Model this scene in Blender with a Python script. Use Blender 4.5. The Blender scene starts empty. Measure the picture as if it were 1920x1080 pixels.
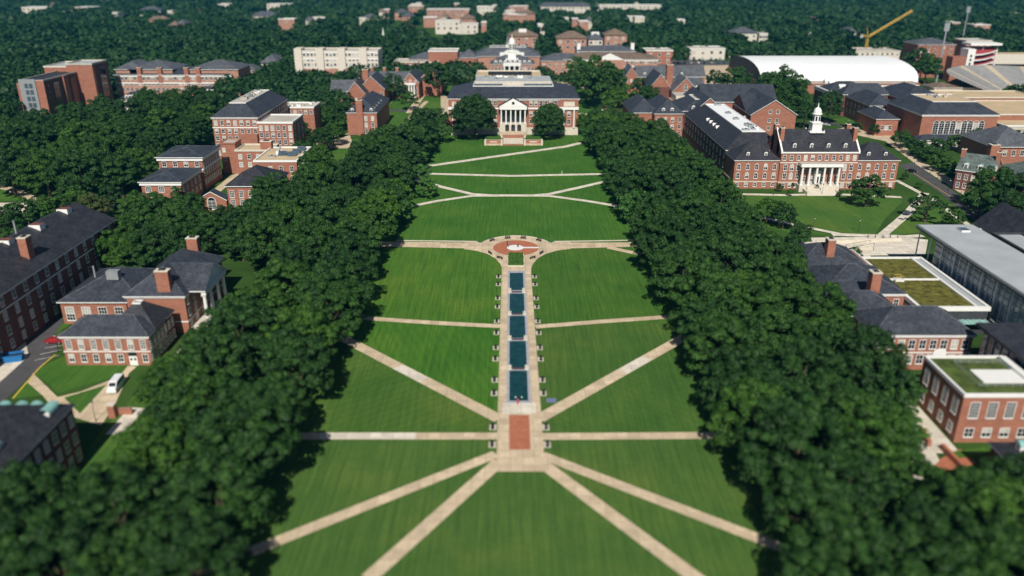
import bpy, math, random
import numpy as np
from math import radians as R, sin, cos, pi
S = bpy.context.scene
# ---------------------------------------------------------------- camera
F, CX, CY, YH, H = 1500.0, 957.0, 540.0, -75.0, 90.0
TH = math.atan((CY-YH)/F)
cam = bpy.data.cameras.new('camera'); co = bpy.data.objects.new('camera', cam)
S.collection.objects.link(co); S.camera = co
co.location = (0, 0, H); co.rotation_euler = (pi/2-TH, 0, 0)
cam.sensor_width = 360; cam.lens = 360*F/1920; cam.shift_x = (960-CX)/1920
cam.clip_start = 1; cam.clip_end = 20000
cam.dof.use_dof = True; cam.dof.focus_distance = 310; cam.dof.aperture_fstop = cam.lens/1000/1.25
# ---------------------------------------------------------------- light
SUN_EL, SUN_AZ = 43.0, 3.0        # the sun stands behind the camera, a little to the left
w = bpy.data.worlds.new("World"); S.world = w; w.use_nodes = True
nt = w.node_tree; sky = nt.nodes.new('ShaderNodeTexSky'); sky.sky_type = 'NISHITA'; sky.sun_disc = False
sky.sun_elevation = R(SUN_EL); sky.sun_rotation = R(180+SUN_AZ); sky.dust_density = 0.6
bg = nt.nodes['Background']; nt.links.new(sky.outputs[0], bg.inputs[0]); bg.inputs[1].default_value = 0.05
sun = bpy.data.lights.new('sun', 'SUN'); sun.energy = 5.0; sun.angle = R(0.5); sun.color = (1, .94, .84)
so = bpy.data.objects.new('sun', sun); S.collection.objects.link(so)
so.rotation_euler = (R(90-SUN_EL), 0, -R(SUN_AZ)); so.location = (-20, -200, 300)
S.view_settings.view_transform = 'Standard'; S.view_settings.look = 'None'
S.view_settings.exposure = 0.08; S.view_settings.gamma = 1
S.cycles.max_bounces = 5; S.cycles.diffuse_bounces = 1; S.cycles.transparent_max_bounces = 4; S.cycles.use_denoising = True
# ---------------------------------------------------------------- photograph pixel -> point of a level plane
CT, ST = cos(TH), sin(TH)
def G(px, py, h=0.0):
    u = (px-CX)/F; v = (py-CY)/F; t = (H-h)/(ST+v*CT)
    return (u*t, (CT-v*ST)*t)
def GX(px, py, h=0.0): return G(px, py, h)[0]
def GY(py, h=0.0): return G(CX, py, h)[1]
# ---------------------------------------------------------------- materials
def new_mat(n):
    m = bpy.data.materials.new(n); m.use_nodes = True; t = m.node_tree
    return m, t, t.nodes['Principled BSDF']
def ramp(t, fac, stops):
    r = t.nodes.new('ShaderNodeValToRGB'); e = r.color_ramp.elements
    while len(e) < len(stops): e.new(.5)
    for i, (p, c) in enumerate(stops): e[i].position = p; e[i].color = (*c, 1)
    t.links.new(fac, r.inputs[0]); return r.outputs[0]
def noise(t, vec, scale, detail=3, rough=.6, dist=0):
    n = t.nodes.new('ShaderNodeTexNoise'); n.inputs['Scale'].default_value = scale
    n.inputs['Detail'].default_value = detail; n.inputs['Roughness'].default_value = rough
    n.inputs['Distortion'].default_value = dist
    if vec: t.links.new(vec, n.inputs['Vector'])
    return n.outputs['Fac']
def pos(t):
    return t.nodes.new('ShaderNodeNewGeometry').outputs['Position']
def mix(t, a, b, f, mode='MIX'):
    m = t.nodes.new('ShaderNodeMix'); m.data_type = 'RGBA'; m.blend_type = mode
    for s, v in ((m.inputs[0], f), (m.inputs[6], a), (m.inputs[7], b)):
        if hasattr(v, 'links'): t.links.new(v, s)
        elif isinstance(v, tuple): s.default_value = (*v, 1)
        else: s.default_value = v
    return m.outputs[2]
def mapping(t, vec, rotz=0, scale=(1, 1, 1)):
    m = t.nodes.new('ShaderNodeMapping'); m.inputs['Rotation'].default_value = (0, 0, rotz)
    m.inputs['Scale'].default_value = scale; t.links.new(vec, m.inputs['Vector']); return m.outputs[0]
M = {}
def plain(n, c, rough=.7, var=.12, sc=.6, spec=.3, metal=0, fine=0):
    m, t, b = new_mat(n)
    lo = tuple(x*(1-var) for x in c); hi = tuple(min(1, x*(1+var)) for x in c)
    p = pos(t)
    col = ramp(t, noise(t, p, sc, 5, .65), [(.3, lo), (.7, hi)])
    if fine:
        f2 = ramp(t, noise(t, p, fine, 2), [(.3, (.8, .8, .8)), (.7, (1.12, 1.12, 1.12))])
        col = mix(t, col, f2, 1.0, 'MULTIPLY')
    if n.startswith('concrete'):
        bt = t.nodes.new('ShaderNodeTexBrick'); t.links.new(p, bt.inputs['Vector']); bt.inputs['Scale'].default_value = 1; bt.offset = 0
        bt.inputs['Brick Width'].default_value = 2.4; bt.inputs['Row Height'].default_value = 2.4; bt.inputs['Mortar Size'].default_value = .05
        bt.inputs['Color1'].default_value = (1.08, 1.07, 1.06, 1); bt.inputs['Color2'].default_value = (.86, .84, .82, 1); bt.inputs['Mortar'].default_value = (.7, .66, .6, 1)
        col = mix(t, col, bt.outputs['Color'], 1.0, 'MULTIPLY')
    t.links.new(col, b.inputs['Base Color'])
    b.inputs['Roughness'].default_value = rough; b.inputs['Specular IOR Level'].default_value = spec
    b.inputs['Metallic'].default_value = metal; M[n] = m; return m
def brick(n, c):
    m, t, b = new_mat(n); p = pos(t)
    sx = t.nodes.new('ShaderNodeSeparateXYZ'); t.links.new(p, sx.inputs[0])
    ad = t.nodes.new('ShaderNodeMath'); ad.operation = 'ADD'
    t.links.new(sx.outputs[0], ad.inputs[0]); t.links.new(sx.outputs[1], ad.inputs[1])
    cb = t.nodes.new('ShaderNodeCombineXYZ'); t.links.new(ad.outputs[0], cb.inputs[0]); t.links.new(sx.outputs[2], cb.inputs[1])
    bt = t.nodes.new('ShaderNodeTexBrick'); t.links.new(cb.outputs[0], bt.inputs['Vector'])
    bt.inputs['Scale'].default_value = 1; bt.inputs['Brick Width'].default_value = .42
    bt.inputs['Row Height'].default_value = .16; bt.inputs['Mortar Size'].default_value = .012
    bt.inputs['Color1'].default_value = (*[x*1.12 for x in c], 1); bt.inputs['Color2'].default_value = (*[x*.78 for x in c], 1)
    bt.inputs['Mortar'].default_value = (*[x*.7+.12 for x in c], 1)
    st = ramp(t, noise(t, mapping(t, p, 0, (.25, .25, .9)), 1.0, 5, .7), [(.3, (.78, .76, .78)), (.7, (1.15, 1.12, 1.1))])
    t.links.new(mix(t, bt.outputs['Color'], st, 1.0, 'MULTIPLY'), b.inputs['Base Color'])
    b.inputs['Roughness'].default_value = .85; M[n] = m; return m
def slate(n, c):
    m, t, b = new_mat(n); p = pos(t)
    a = ramp(t, noise(t, p, .28, 7, .75), [(.3, tuple(x*.62 for x in c)), (.72, tuple(x*1.5 for x in c))])
    v = t.nodes.new('ShaderNodeTexVoronoi'); v.inputs['Scale'].default_value = 1.6
    t.links.new(mapping(t, p, 0, (1, 1, 1.8)), v.inputs['Vector'])
    hs = ramp(t, v.outputs['Color'], [(.2, (.75, .75, .78)), (.8, (1.3, 1.3, 1.28))])
    t.links.new(mix(t, a, hs, 1.0, 'MULTIPLY'), b.inputs['Base Color'])
    b.inputs['Roughness'].default_value = .55; b.inputs['Specular IOR Level'].default_value = .35; M[n] = m; return m
brick('brick', (.345, .132, .076)); brick('brick_deep_shade', (.15, .045, .030)); brick('brick_pink', (.44, .22, .15))  # second brick: deep tone, darkened further to paint shade into walls off the sun
slate('slate', (.037, .043, .056)); slate('slate_grey', (.085, .092, .105)); slate('slate_green', (.10, .125, .115))
slate('roof_brown', (.17, .125, .09)); slate('shingle', (.028, .029, .036))
plain('white_trim', (.78, .78, .76), .6, .05); plain('stone', (.62, .57, .48), .8, .1)
plain('limestone', (.55, .50, .42), .8, .12); plain('glass_dark', (.018, .022, .028), .12, .3, .4, .8)
plain('glass_blind', (.42, .42, .38), .5, .35, .3); plain('glass_pale', (.20, .26, .31), .18, .25, .35, .8); plain('glass_blue', (.07, .10, .13), .12, .3, .2, .8)
plain('concrete', (.60, .49, .35), .9, .16, .25, .2, 0, 3); plain('concrete_pale', (.70, .65, .56), .9, .1, .3, .2, 0, 3)
plain('brick_paving', (.42, .15, .085), .9, .15, .8, .2, 0, 5); plain('copper', (.22, .44, .41), .7, .2)
plain('asphalt', (.085, .083, .088), .9, .2, .2, .2, 0, 4); plain('flat_roof', (.46, .43, .38), .9, .18, .15)
plain('flat_tan', (.52, .40, .25), .9, .14, .12); plain('flat_grey', (.37, .40, .42), .8, .12, .15)
plain('dark_metal', (.02, .02, .022), .5, .1); plain('steel', (.35, .37, .39), .45, .1, 1, .5, .3)
plain('sedum', (.115, .11, .022), .95, .75, .55, .2, 0, 2.2); plain('sedum_green', (.075, .11, .025), .95, .5, .3, .2, 0, 2)
plain('hedge', (.05, .12, .02), .9, .3, 1.5, .2, 0, 4); plain('mulch', (.10, .045, .028), .95, .3, .8)
plain('pool_stone', (.34, .36, .40), .8, .15, 1); plain('white_membrane', (.84, .86, .88), .6, .04, .05)
plain('crane_yellow', (.58, .37, .07), .6, .1); plain('bark', (.09, .065, .045), .95, .2)
plain('seat_grey', (.30, .30, .30), .8, .15, .3); plain('seat_red', (.35, .05, .06), .7, .15)
plain('tyre', (.015, .015, .015), .9, .1); plain('paint_yellow', (.6, .42, .08), .8, .2); plain('paint_white', (.75, .75, .72), .8, .15)
plain('skin', (.45, .26, .18), .6, .05); plain('cloth_dark', (.02, .025, .04), .9, .1); plain('cloth_red', (.5, .04, .05), .9, .1)
plain('cloth_white', (.7, .7, .7), .9, .1); plain('blue_plastic', (.02, .16, .42), .5, .15); plain('tarp', (.16, .19, .32), .7, .1)
plain('hall_cream', (.66, .60, .52), .8, .08)
for n, c in (('car_black', (.01, .01, .012)), ('car_white', (.75, .76, .78)), ('car_silver', (.4, .41, .43)), ('car_red', (.3, .02, .025)), ('car_blue', (.03, .07, .2))):
    plain(n, c, .25, .03, .6, .6)
plain('wall_slate', (.045, .05, .058), .8, .2, .5)
m, t, b = new_mat('water'); M['water'] = m
b.inputs['Roughness'].default_value = .1
t.links.new(ramp(t, noise(t, pos(t), .5, 4), [(.3, (.004, .034, .040)), (.75, (.012, .068, .072))]), b.inputs['Base Color'])
bp = t.nodes.new('ShaderNodeBump'); bp.inputs['Strength'].default_value = .15; t.links.new(noise(t, pos(t), 3, 3), bp.inputs['Height']); t.links.new(bp.outputs[0], b.inputs['Normal'])
def leafmat(n, lo, hi, tr=.25):
    m, t, b = new_mat(n)
    oi = t.nodes.new('ShaderNodeObjectInfo')
    c = ramp(t, noise(t, pos(t), .45, 4, .7), [(.32, lo), (.68, hi)])
    r = ramp(t, oi.outputs['Random'], [(0, (.62, .70, .75)), (.45, (.95, .97, 1)), (.8, (1.15, 1.1, .95)), (1, (1.7, 1.5, .95))])
    c2 = mix(t, c, r, 1.0, 'MULTIPLY')
    t.links.new(c2, b.inputs['Base Color']); b.inputs['Roughness'].default_value = .6; b.inputs['Specular IOR Level'].default_value = .25
    tl = t.nodes.new('ShaderNodeBsdfTranslucent'); t.links.new(mix(t, c2, (1.2, 1.3, .6), 1.0, 'MULTIPLY'), tl.inputs[0])
    mx = t.nodes.new('ShaderNodeMixShader'); mx.inputs[0].default_value = tr
    t.links.new(b.outputs[0], mx.inputs[1]); t.links.new(tl.outputs[0], mx.inputs[2])
    t.links.new(mx.outputs[0], t.nodes['Material Output'].inputs[0]); M[n] = m; return m
leafmat('leaf', (.006, .028, .007), (.044, .118, .017), .05); leafmat('leaf_light', (.03, .095, .02), (.065, .17, .03), .1)
leafmat('leaf_far', (.014, .042, .016), (.045, .10, .03), .1); leafmat('leaf_olive', (.05, .075, .02), (.10, .13, .035))
leafmat('leaf_purple', (.03, .01, .014), (.07, .022, .03))
def grass(n, rot, period, amp, base=(.048, .125, .02), streak=0.0):
    m, t, b = new_mat(n); p = pos(t)
    q = mapping(t, p, rot)
    base = tuple(x*1.09 for x in base)
    wv = t.nodes.new('ShaderNodeTexWave'); wv.bands_direction = 'X'; wv.inputs['Scale'].default_value = .3142/period
    wv.inputs['Distortion'].default_value = 4.5; wv.inputs['Detail'].default_value = 3; wv.inputs['Detail Scale'].default_value = .6; amp *= .28
    t.links.new(q, wv.inputs['Vector'])
    lo = tuple(x*(1-amp) for x in base); hi = (base[0]*(1+amp*1.5), base[1]*(1+amp), base[2]*(1+amp))
    c = ramp(t, wv.outputs['Fac'], [(.2, lo), (.8, hi)])
    st = ramp(t, noise(t, mapping(t, p, rot, (1.6, .05, 1)), 1.0, 4, .7), [(.32, (.68, .76, .74)), (.72, (1.32+streak, 1.24+streak*.6, 1.15))])
    c = mix(t, c, st, 1.0, 'MULTIPLY')
    bn = ramp(t, noise(t, p, .045, 5, .65), [(.28, (.70, .84, .80)), (.5, (.98, 1.0, 1.0)), (.72, (1.5, 1.16, 1.15))])
    c = mix(t, c, bn, 1.0, 'MULTIPLY')
    fn = ramp(t, noise(t, p, .9, 6, .85), [(.3, (.85, .86, .85)), (.75, (1.18, 1.14, 1.1))])
    c = mix(t, c, fn, 1.0, 'MULTIPLY')
    dry = ramp(t, noise(t, mapping(t, p, rot, (1.3, .25, 1)), .8, 6, .8), [(.62, (0, 0, 0)), (.78, (1, 1, 1))])
    c = mix(t, c, (.17, .20, .05), mix(t, (0, 0, 0), dry, .55 if streak else .18))
    t.links.new(c, b.inputs['Base Color']); b.inputs['Roughness'].default_value = .95; b.inputs['Specular IOR Level'].default_value = .1
    M[n] = m; return m
grass('grass', 0.1, 2.2, .10)
# ---------------------------------------------------------------- objects
def link(o, parent=None):
    S.collection.objects.link(o)
    if parent is not None: o.parent = parent
    return o
def tag(o, label=None, cat=None, group=None, kind=None):
    for k, v in (('label', label), ('category', cat), ('group', group), ('kind', kind)):
        if v: o[k] = v
    return o
def thing(name, label, cat, x, y, z=0, rz=0, group=None):
    o = bpy.data.objects.new(name, None); o.location = (x, y, z); o.rotation_euler = (0, 0, rz); o.empty_display_size = .5
    link(o); return tag(o, label, cat, group)
class MB:
    def __init__(s): s.v = []; s.f = []; s.m = []; s.mats = []
    def mi(s, m):
        if m not in s.mats: s.mats.append(m)
        return s.mats.index(m)
    def poly(s, pts, m):
        n = len(s.v); s.v += [tuple(p) for p in pts]; s.f.append(tuple(range(n, n+len(pts)))); s.m.append(s.mi(m)); return s
    def box(s, x0, x1, y0, y1, z0, z1, m, top=None):
        n = len(s.v)
        s.v += [(x0, y0, z0), (x1, y0, z0), (x1, y1, z0), (x0, y1, z0), (x0, y0, z1), (x1, y0, z1), (x1, y1, z1), (x0, y1, z1)]
        k = s.mi(m)
        for i, f in enumerate([(0, 3, 2, 1), (4, 5, 6, 7), (0, 1, 5, 4), (1, 2, 6, 5), (2, 3, 7, 6), (3, 0, 4, 7)]):
            s.f.append(tuple(n+a for a in f)); s.m.append(s.mi(top) if (top and i == 1) else k)
        return s
    def prism(s, pts, z0, z1, m, top=None):
        n = len(s.v); c = len(pts)
        s.v += [(p[0], p[1], z0) for p in pts]+[(p[0], p[1], z1) for p in pts]; k = s.mi(m)
        for i in range(c):
            j = (i+1) % c; s.f.append((n+i, n+j, n+c+j, n+c+i)); s.m.append(k)
        s.f.append(tuple(n+c+i for i in range(c))); s.m.append(s.mi(top or m))
        s.f.append(tuple(n+c-1-i for i in range(c))); s.m.append(k); return s
    def cyl(s, x, y, z0, z1, r0, r1, m, seg=12):
        n = len(s.v); k = s.mi(m)
        for z, r in ((z0, r0), (z1, r1)):
            s.v += [(x+r*cos(2*pi*i/seg), y+r*sin(2*pi*i/seg), z) for i in range(seg)]
        for i in range(seg):
            j = (i+1) % seg; s.f.append((n+i, n+j, n+seg+j, n+seg+i)); s.m.append(k)
        s.f.append(tuple(n+seg+i for i in range(seg))); s.m.append(k)
        s.f.append(tuple(n+seg-1-i for i in range(seg))); s.m.append(k); return s
    def lathe(s, x, y, prof, m, seg=14):
        n = len(s.v); k = s.mi(m)
        for r, z in prof: s.v += [(x+r*cos(2*pi*i/seg), y+r*sin(2*pi*i/seg), z) for i in range(seg)]
        for a in range(len(prof)-1):
            for i in range(seg):
                j = (i+1) % seg; s.f.append((n+a*seg+i, n+a*seg+j, n+(a+1)*seg+j, n+(a+1)*seg+i)); s.m.append(k)
        return s
    def tube(s, p, q, r0, r1, m, seg=6):
        p = np.array(p, float); q = np.array(q, float); d = q-p; d /= np.linalg.norm(d)
        a = np.cross(d, (0, 0, 1) if abs(d[2]) < .9 else (1, 0, 0)); a /= np.linalg.norm(a); c = np.cross(d, a)
        n = len(s.v); k = s.mi(m)
        for o, r in ((p, r0), (q, r1)):
            s.v += [tuple(o+r*(a*cos(2*pi*i/seg)+c*sin(2*pi*i/seg))) for i in range(seg)]
        for i in range(seg):
            j = (i+1) % seg; s.f.append((n+i, n+j, n+seg+j, n+seg+i)); s.m.append(k)
        s.f.append(tuple(n+seg+i for i in range(seg))); s.m.append(k); s.f.append(tuple(n+seg-1-i for i in range(seg))); s.m.append(k)
        return s
    def data(s, name):
        me = bpy.data.meshes.new(name); me.from_pydata(s.v, [], s.f)
        for m in s.mats: me.materials.append(M[m])
        me.polygons.foreach_set('material_index', s.m); me.update(); return me
    def build(s, name, parent=None, loc=None):
        o = bpy.data.objects.new(name, s.data(name)); link(o, parent)
        if loc: o.location = loc
        return o
def inst(name, data, parent=None, loc=(0, 0, 0), rz=0, sc=None):
    o = bpy.data.objects.new(name, data); link(o, parent); o.location = loc; o.rotation_euler = (0, 0, rz)
    if sc: o.scale = sc
    return o
rnd = random.Random(7)
# ---------------------------------------------------------------- ground, lawns, paths (sheets laid one above the other)
def sheet(name, pts, z, mat, kind='structure'):
    o = MB().poly([(x, y, z) for x, y in pts], mat).build(name); tag(o, kind=kind); return o
def psheet(name, pxs, z, mat): return sheet(name, [G(*p) for p in pxs][::-1], z, mat)
def path(pxs, width, z, mat='concrete', name='path', world=False):
    p = [np.array(q if world else G(*q)) for q in pxs]; L, Rr = [], []
    for i in range(len(p)):
        a = p[max(i-1, 0)]; c = p[min(i+1, len(p)-1)]; d = (c-a)/np.linalg.norm(c-a); nn = np.array((-d[1], d[0]))
        wd = width[i] if isinstance(width, (list, tuple)) else width
        L.append(p[i]+nn*wd/2); Rr.append(p[i]-nn*wd/2)
    mb = MB()
    for i in range(len(p)-1):
        mb.poly([(*Rr[i], z), (*Rr[i+1], z), (*L[i+1], z), (*L[i], z)], mat)
    o = mb.build(name); tag(o, kind='structure'); return o
gm, gt, gb = new_mat('ground'); M['ground'] = gm
gt.links.new(ramp(gt, noise(gt, pos(gt), .02, 8, .7), [(.3, (.022, .05, .012)), (.55, (.045, .10, .02)), (.75, (.07, .10, .035))]), gb.inputs['Base Color'])
gb.inputs['Roughness'].default_value = 1; gb.inputs['Specular IOR Level'].default_value = .05
sheet('ground', [(-9000, -600), (9000, -600), (9000, 15000), (-9000, 15000)], 0, 'ground')
ZL, ZP = .03, .07
# mown lawns of the mall; every section between two paths is mown in a direction of its own
grass('lawn_far', 0.05, 2.4, .05, (.047, .128, .02)); grass('lawn_mid', .02, 1.6, .10, (.047, .128, .02))
grass('lawn_left_upper', 1.32, 2.0, .10, (.052, .13, .02), .35); grass('lawn_left_mid', -.35, 2.2, .16, (.045, .13, .018), .22)
grass('lawn_left_low', .95, 2.3, .14, (.058, .122, .024)); grass('lawn_right_upper', -.12, 2.6, .05, (.048, .118, .02), .12)
grass('lawn_right_mid', .1, 2.6, .05, (.054, .116, .024)); grass('lawn_right_low', -.9, 2.2, .09, (.056, .12, .025))
grass('lawn_near', .0, 3, .05, (.062, .124, .028)); grass('lawn_side', -.9, 2.0, .10, (.06, .13, .025))
XA = 1.85
def ws(name, pts, mat): return sheet(name, pts, ZL, mat)
Yp, Y1, Y3 = GY(463), GY(606), GY(819)
ws('lawn', [(-70, 60), (75, 60), (75, Y3), (-70, Y3)], 'lawn_near')
ws('lawn', [(-70, Y1), (XA, Y1), (XA, Yp), (-70, Yp)], 'lawn_left_upper')
ws('lawn', [(XA, Y1), (75, Y1), (75, Yp), (XA, Yp)], 'lawn_right_upper')
a = G(933, 787); c = G(640, 630)
ws('lawn', [(XA, a[1]), (XA, Y1), (-70, Y1), (-70, c[1]), c, a], 'lawn_left_mid')
ws('lawn', [a, c, (-70, c[1]), (-70, Y3), (XA, Y3), (XA, a[1])], 'lawn_left_low')
a = G(1013, 787); c = G(1300, 628)
ws('lawn', [(XA, a[1]), a, c, (75, c[1]), (75, Y1), (XA, Y1)], 'lawn_right_mid')
ws('lawn', [a, (XA, a[1]), (XA, Y3), (75, Y3), (75, c[1]), c], 'lawn_right_low')
ws('lawn', [(-70, Yp), (75, Yp), (75, GY(366)), (-70, GY(366))], 'lawn_mid')
ws('lawn', [(-70, GY(366)), (75, GY(366)), (75, GY(250)), (-70, GY(250))], 'lawn_far')
# paths across the mall
path([(520, 818), (938, 818)], 2.5, ZP); path([(1010, 819), (1450, 816)], 2.5, ZP)
path([(600, 590), (700, 598), (820, 606), (938, 612)], 2.3, ZP); path([(1004, 613), (1130, 603), (1290, 592)], 2.3, ZP)
for q in ([(746, 688), (795, 713)], [(1168, 697), (1214, 671.3)], [(600, 817.8), (780, 817.9)]): path(q, 2.4 if q[0][0] == 600 else 3.0, ZP+.03, 'concrete_pale')
path([(936, 786), (620, 622)], 3.1, ZP+.01); path([(1010, 786), (1330, 606)], 3.1, ZP+.01)
path([(930, 852), (470, 1035), (300, 1100)], 2.5, ZP+.01); path([(936, 866), (690, 1086)], 2.8, ZP+.02)
path([(1016, 854), (1520, 1048), (1640, 1095)], 2.5, ZP+.01); path([(1012, 866), (1320, 1096)], 2.8, ZP+.02)
path([(770, 316), (1060, 275), (1090, 268)], 3.6, ZP, 'concrete_pale'); path([(770, 325), (960, 330), (1150, 326)], 3.1, ZP, 'concrete_pale')
path([(775, 335), (830, 351), (885, 364), (925, 366.5), (1000, 366.5), (1030, 364), (1085, 352), (1145, 338)], 2.7, ZP, 'concrete_pale')
path([(740, 393), (820, 377), (885, 367.5), (960, 367), (1030, 367.5), (1100, 377), (1190, 392)], 2.6, ZP+.01, 'concrete_pale')
path([(660, 458), (760, 458.5), (905, 461)], [5.4, 5.4, 6.2], ZP); path([(1030, 461), (1180, 459), (1260, 456)], [6.4, 4.6, 5.4], ZP)
path([(1140, 464), (1200, 477), (1240, 486)], 2.6, ZP+.01)
path([(1180, 457.5), (1270, 440)], 3, ZP+.015)
# central walk
XL, XR = -2.7, 6.42
yA, yB = GY(510), GY(885)
sheet('paving', [(XL, yB), (XR+.2, yB), (XR, yA), (XL, yA)], ZP+.03, 'concrete')
sheet('paving', [(XL+1, GY(776)), (XR-1, GY(776)), (XR-1, GY(756)), (XL+1, GY(756))], ZP+.05, 'concrete_pale')
sheet('paving', [(-.25, GY(844)), (4, GY(844)), (4, GY(779)), (-.25, GY(779))], ZP+.06, 'brick_paving')
lf = [(XL-1.2, GY(884)), (XL, GY(884)), (XL, GY(850)), (XL-.6, GY(852))]
# flared apron and round brick plaza
cpx, cpy = XA, GY(465)
ap = [(XL, yA-.5)]
for px, py in ((941, 503), (938, 495), (930, 486), (915, 477), (895, 471), (870, 467.5), (870, 454.5), (893, 454)): ap.append(G(px, py))
for k in range(9):
    an = pi-.25-(pi-.5)*k/8; ap.append((cpx+12.4*cos(an), cpy+12.4*sin(an)))
for px, py in ((1040, 454), (1070, 454.5), (1070, 467), (1045, 470), (1022, 477), (1008, 485), (999, 495), (996, 503)): ap.append(G(px, py))
ap.append((XR, yA-.5)); sheet('plaza', ap[::-1], ZP+.02, 'concrete')
circ = lambda r, n=48, ox=0: [(cpx+ox+r*cos(2*pi*i/n), cpy+r*sin(2*pi*i/n)) for i in range(n)]
sheet('plaza', circ(7.7), ZP+.05, 'brick_paving')
sheet('plaza', circ(2.8, 40, -.2), ZP+.075, 'white_trim')
sheet('plaza', [(cpx+2.4, cpy-.55), (cpx+7.7, cpy-.55), (cpx+7.7, cpy+.75), (cpx+2.4, cpy+.75)], ZP+.065, 'white_trim')
plain('garnet', (.09, .05, .06), .8, .3)
# low curved kerb wall behind the plaza
mb = MB()
arc = [(cpx+12.5*cos(pi-.25-(pi-.5)*k/16), cpy+12.5*sin(pi-.25-(pi-.5)*k/16)) for k in range(17)]
pl = [G(742, 451.5), G(820, 452.5), G(893, 453.5)]+arc+[G(1040, 453.5), G(1110, 452.5), G(1190, 451)]
for a, c in zip(pl[:-1], pl[1:]):
    a = np.array(a); c = np.array(c); d = (c-a)/np.linalg.norm(c-a); nn = np.array((-d[1], d[0]))*.2
    mb.prism([tuple(a-nn), tuple(c-nn), tuple(c+nn), tuple(a+nn)], 0, .28, 'limestone')
tag(mb.build('kerb_wall'), 'low pale kerb wall curving behind the round brick plaza', 'kerb wall')
# ---------------------------------------------------------------- fountain pools, stepping down the middle of the central walk
t = thing('reflecting_pool', 'long teal reflecting pool in five basins down the middle of the paved walk', 'pool', XA, (GY(512)+GY(752))/2)
oy = t.location.y; PX = 2.07
edges = [(511.7, 545.5), (550.7, 589), (592.7, 635.2), (640, 691.2), (695.5, 752.5)]
cp = MB()
y_far, y_near = GY(509)-oy, GY(757)-oy
zt = ZP+.16
for s in (-1, 1): cp.box(s*PX if s > 0 else -PX-.62, s*PX+.62 if s > 0 else -PX, y_near, y_far, 0, zt, 'pool_stone')
cp.box(-PX, PX, GY(512)-oy, y_far, 0, zt, 'pool_stone'); cp.box(-PX, PX, y_near, GY(753)-oy, 0, zt, 'pool_stone')
cp.build('coping', t)
for i, (a, c) in enumerate(edges):
    y1, y0 = GY(a)-oy, GY(c)-oy
    MB().poly([(-PX, y0, ZP+.05), (PX, y0, ZP+.05), (PX, y1, ZP+.05), (-PX, y1, ZP+.05)], 'water').build('water_surface', t)
    if i < 4:
        yn = GY(edges[i+1][0])-oy
        wb = MB().box(-PX, PX, yn, y0, 0, zt+.02, 'pool_stone')
        for s in (-1, 1): wb.box(s*PX-.45, s*PX+.45, yn+.1, y0+.9, zt, zt+.32, 'stone')
        wb.box(-1.45, 1.45, yn+.25, yn+.75, zt+.02, zt+.3, 'garnet')
        wb.build('weir', t)
for x in (-.7, .7):
    MB().cyl(x, GY(746)-oy, ZP+.06, ZP+.28, .16, .05, 'white_trim').build('water_jet', t)
# hedge bed
hx0, hx1, hy0, hy1 = GX(953.4, 499), GX(981.6, 499), GY(499.5), GY(478)
t = thing('planter_bed', 'clipped green hedge bed between the round plaza and the pool', 'planter', (hx0+hx1)/2, (hy0+hy1)/2)
MB().box(hx0-t.location.x-.25, hx1-t.location.x+.25, hy0-t.location.y-.3, hy1-t.location.y+.3, 0, ZP+.3, 'stone').build('kerb', t)
def leafbox(n, x0, x1, y0, y1, z0, z1, size, mat, seed=1):
    r = np.random.RandomState(seed); P = np.stack([r.uniform(x0, x1, n), r.uniform(y0, y1, n), r.uniform(z0, z1, n)], 1)
    return leafmesh(P, r.normal(size=(n, 3))+[0, -.3, 1.0], size, mat, r)
def leafmesh(P, N, size, mat, r, name='leaves'):
    n = len(P); N = N/(np.linalg.norm(N, axis=1, keepdims=True)+1e-6)
    a = np.cross(N, r.normal(size=(n, 3))); a /= np.linalg.norm(a, axis=1, keepdims=True)+1e-6
    b = np.cross(N, a); s = (size*r.uniform(.6, 1.35, n))[:, None] if np.isscalar(size) else (size*r.uniform(.6, 1.35, n))[:, None]
    e = r.uniform(.55, .95, n)[:, None]
    V = np.stack([P-a*s, P-b*s*e+N*s*.15, P+a*s*.9-N*s*.2, P+b*s*e], 1).reshape(-1, 3)
    me = bpy.data.meshes.new(name); me.vertices.add(4*n); me.vertices.foreach_set('co', V.astype(np.float32).ravel())
    me.loops.add(4*n); me.loops.foreach_set('vertex_index', np.arange(4*n, dtype=np.int32))
    me.polygons.add(n); me.polygons.foreach_set('loop_start', np.arange(0, 4*n, 4, dtype=np.int32))
    me.update(calc_edges=True); me.materials.append(M[mat]); return me
hme = leafbox(900, hx0-t.location.x, hx1-t.location.x, hy0-t.location.y, hy1-t.location.y, .5, 1.0, .3, 'hedge')
hb = MB().box(hx0-t.location.x, hx1-t.location.x, hy0-t.location.y, hy1-t.location.y, ZP+.3, .85, 'hedge').build('hedge_core', t)
inst('foliage', hme, t)
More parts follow.
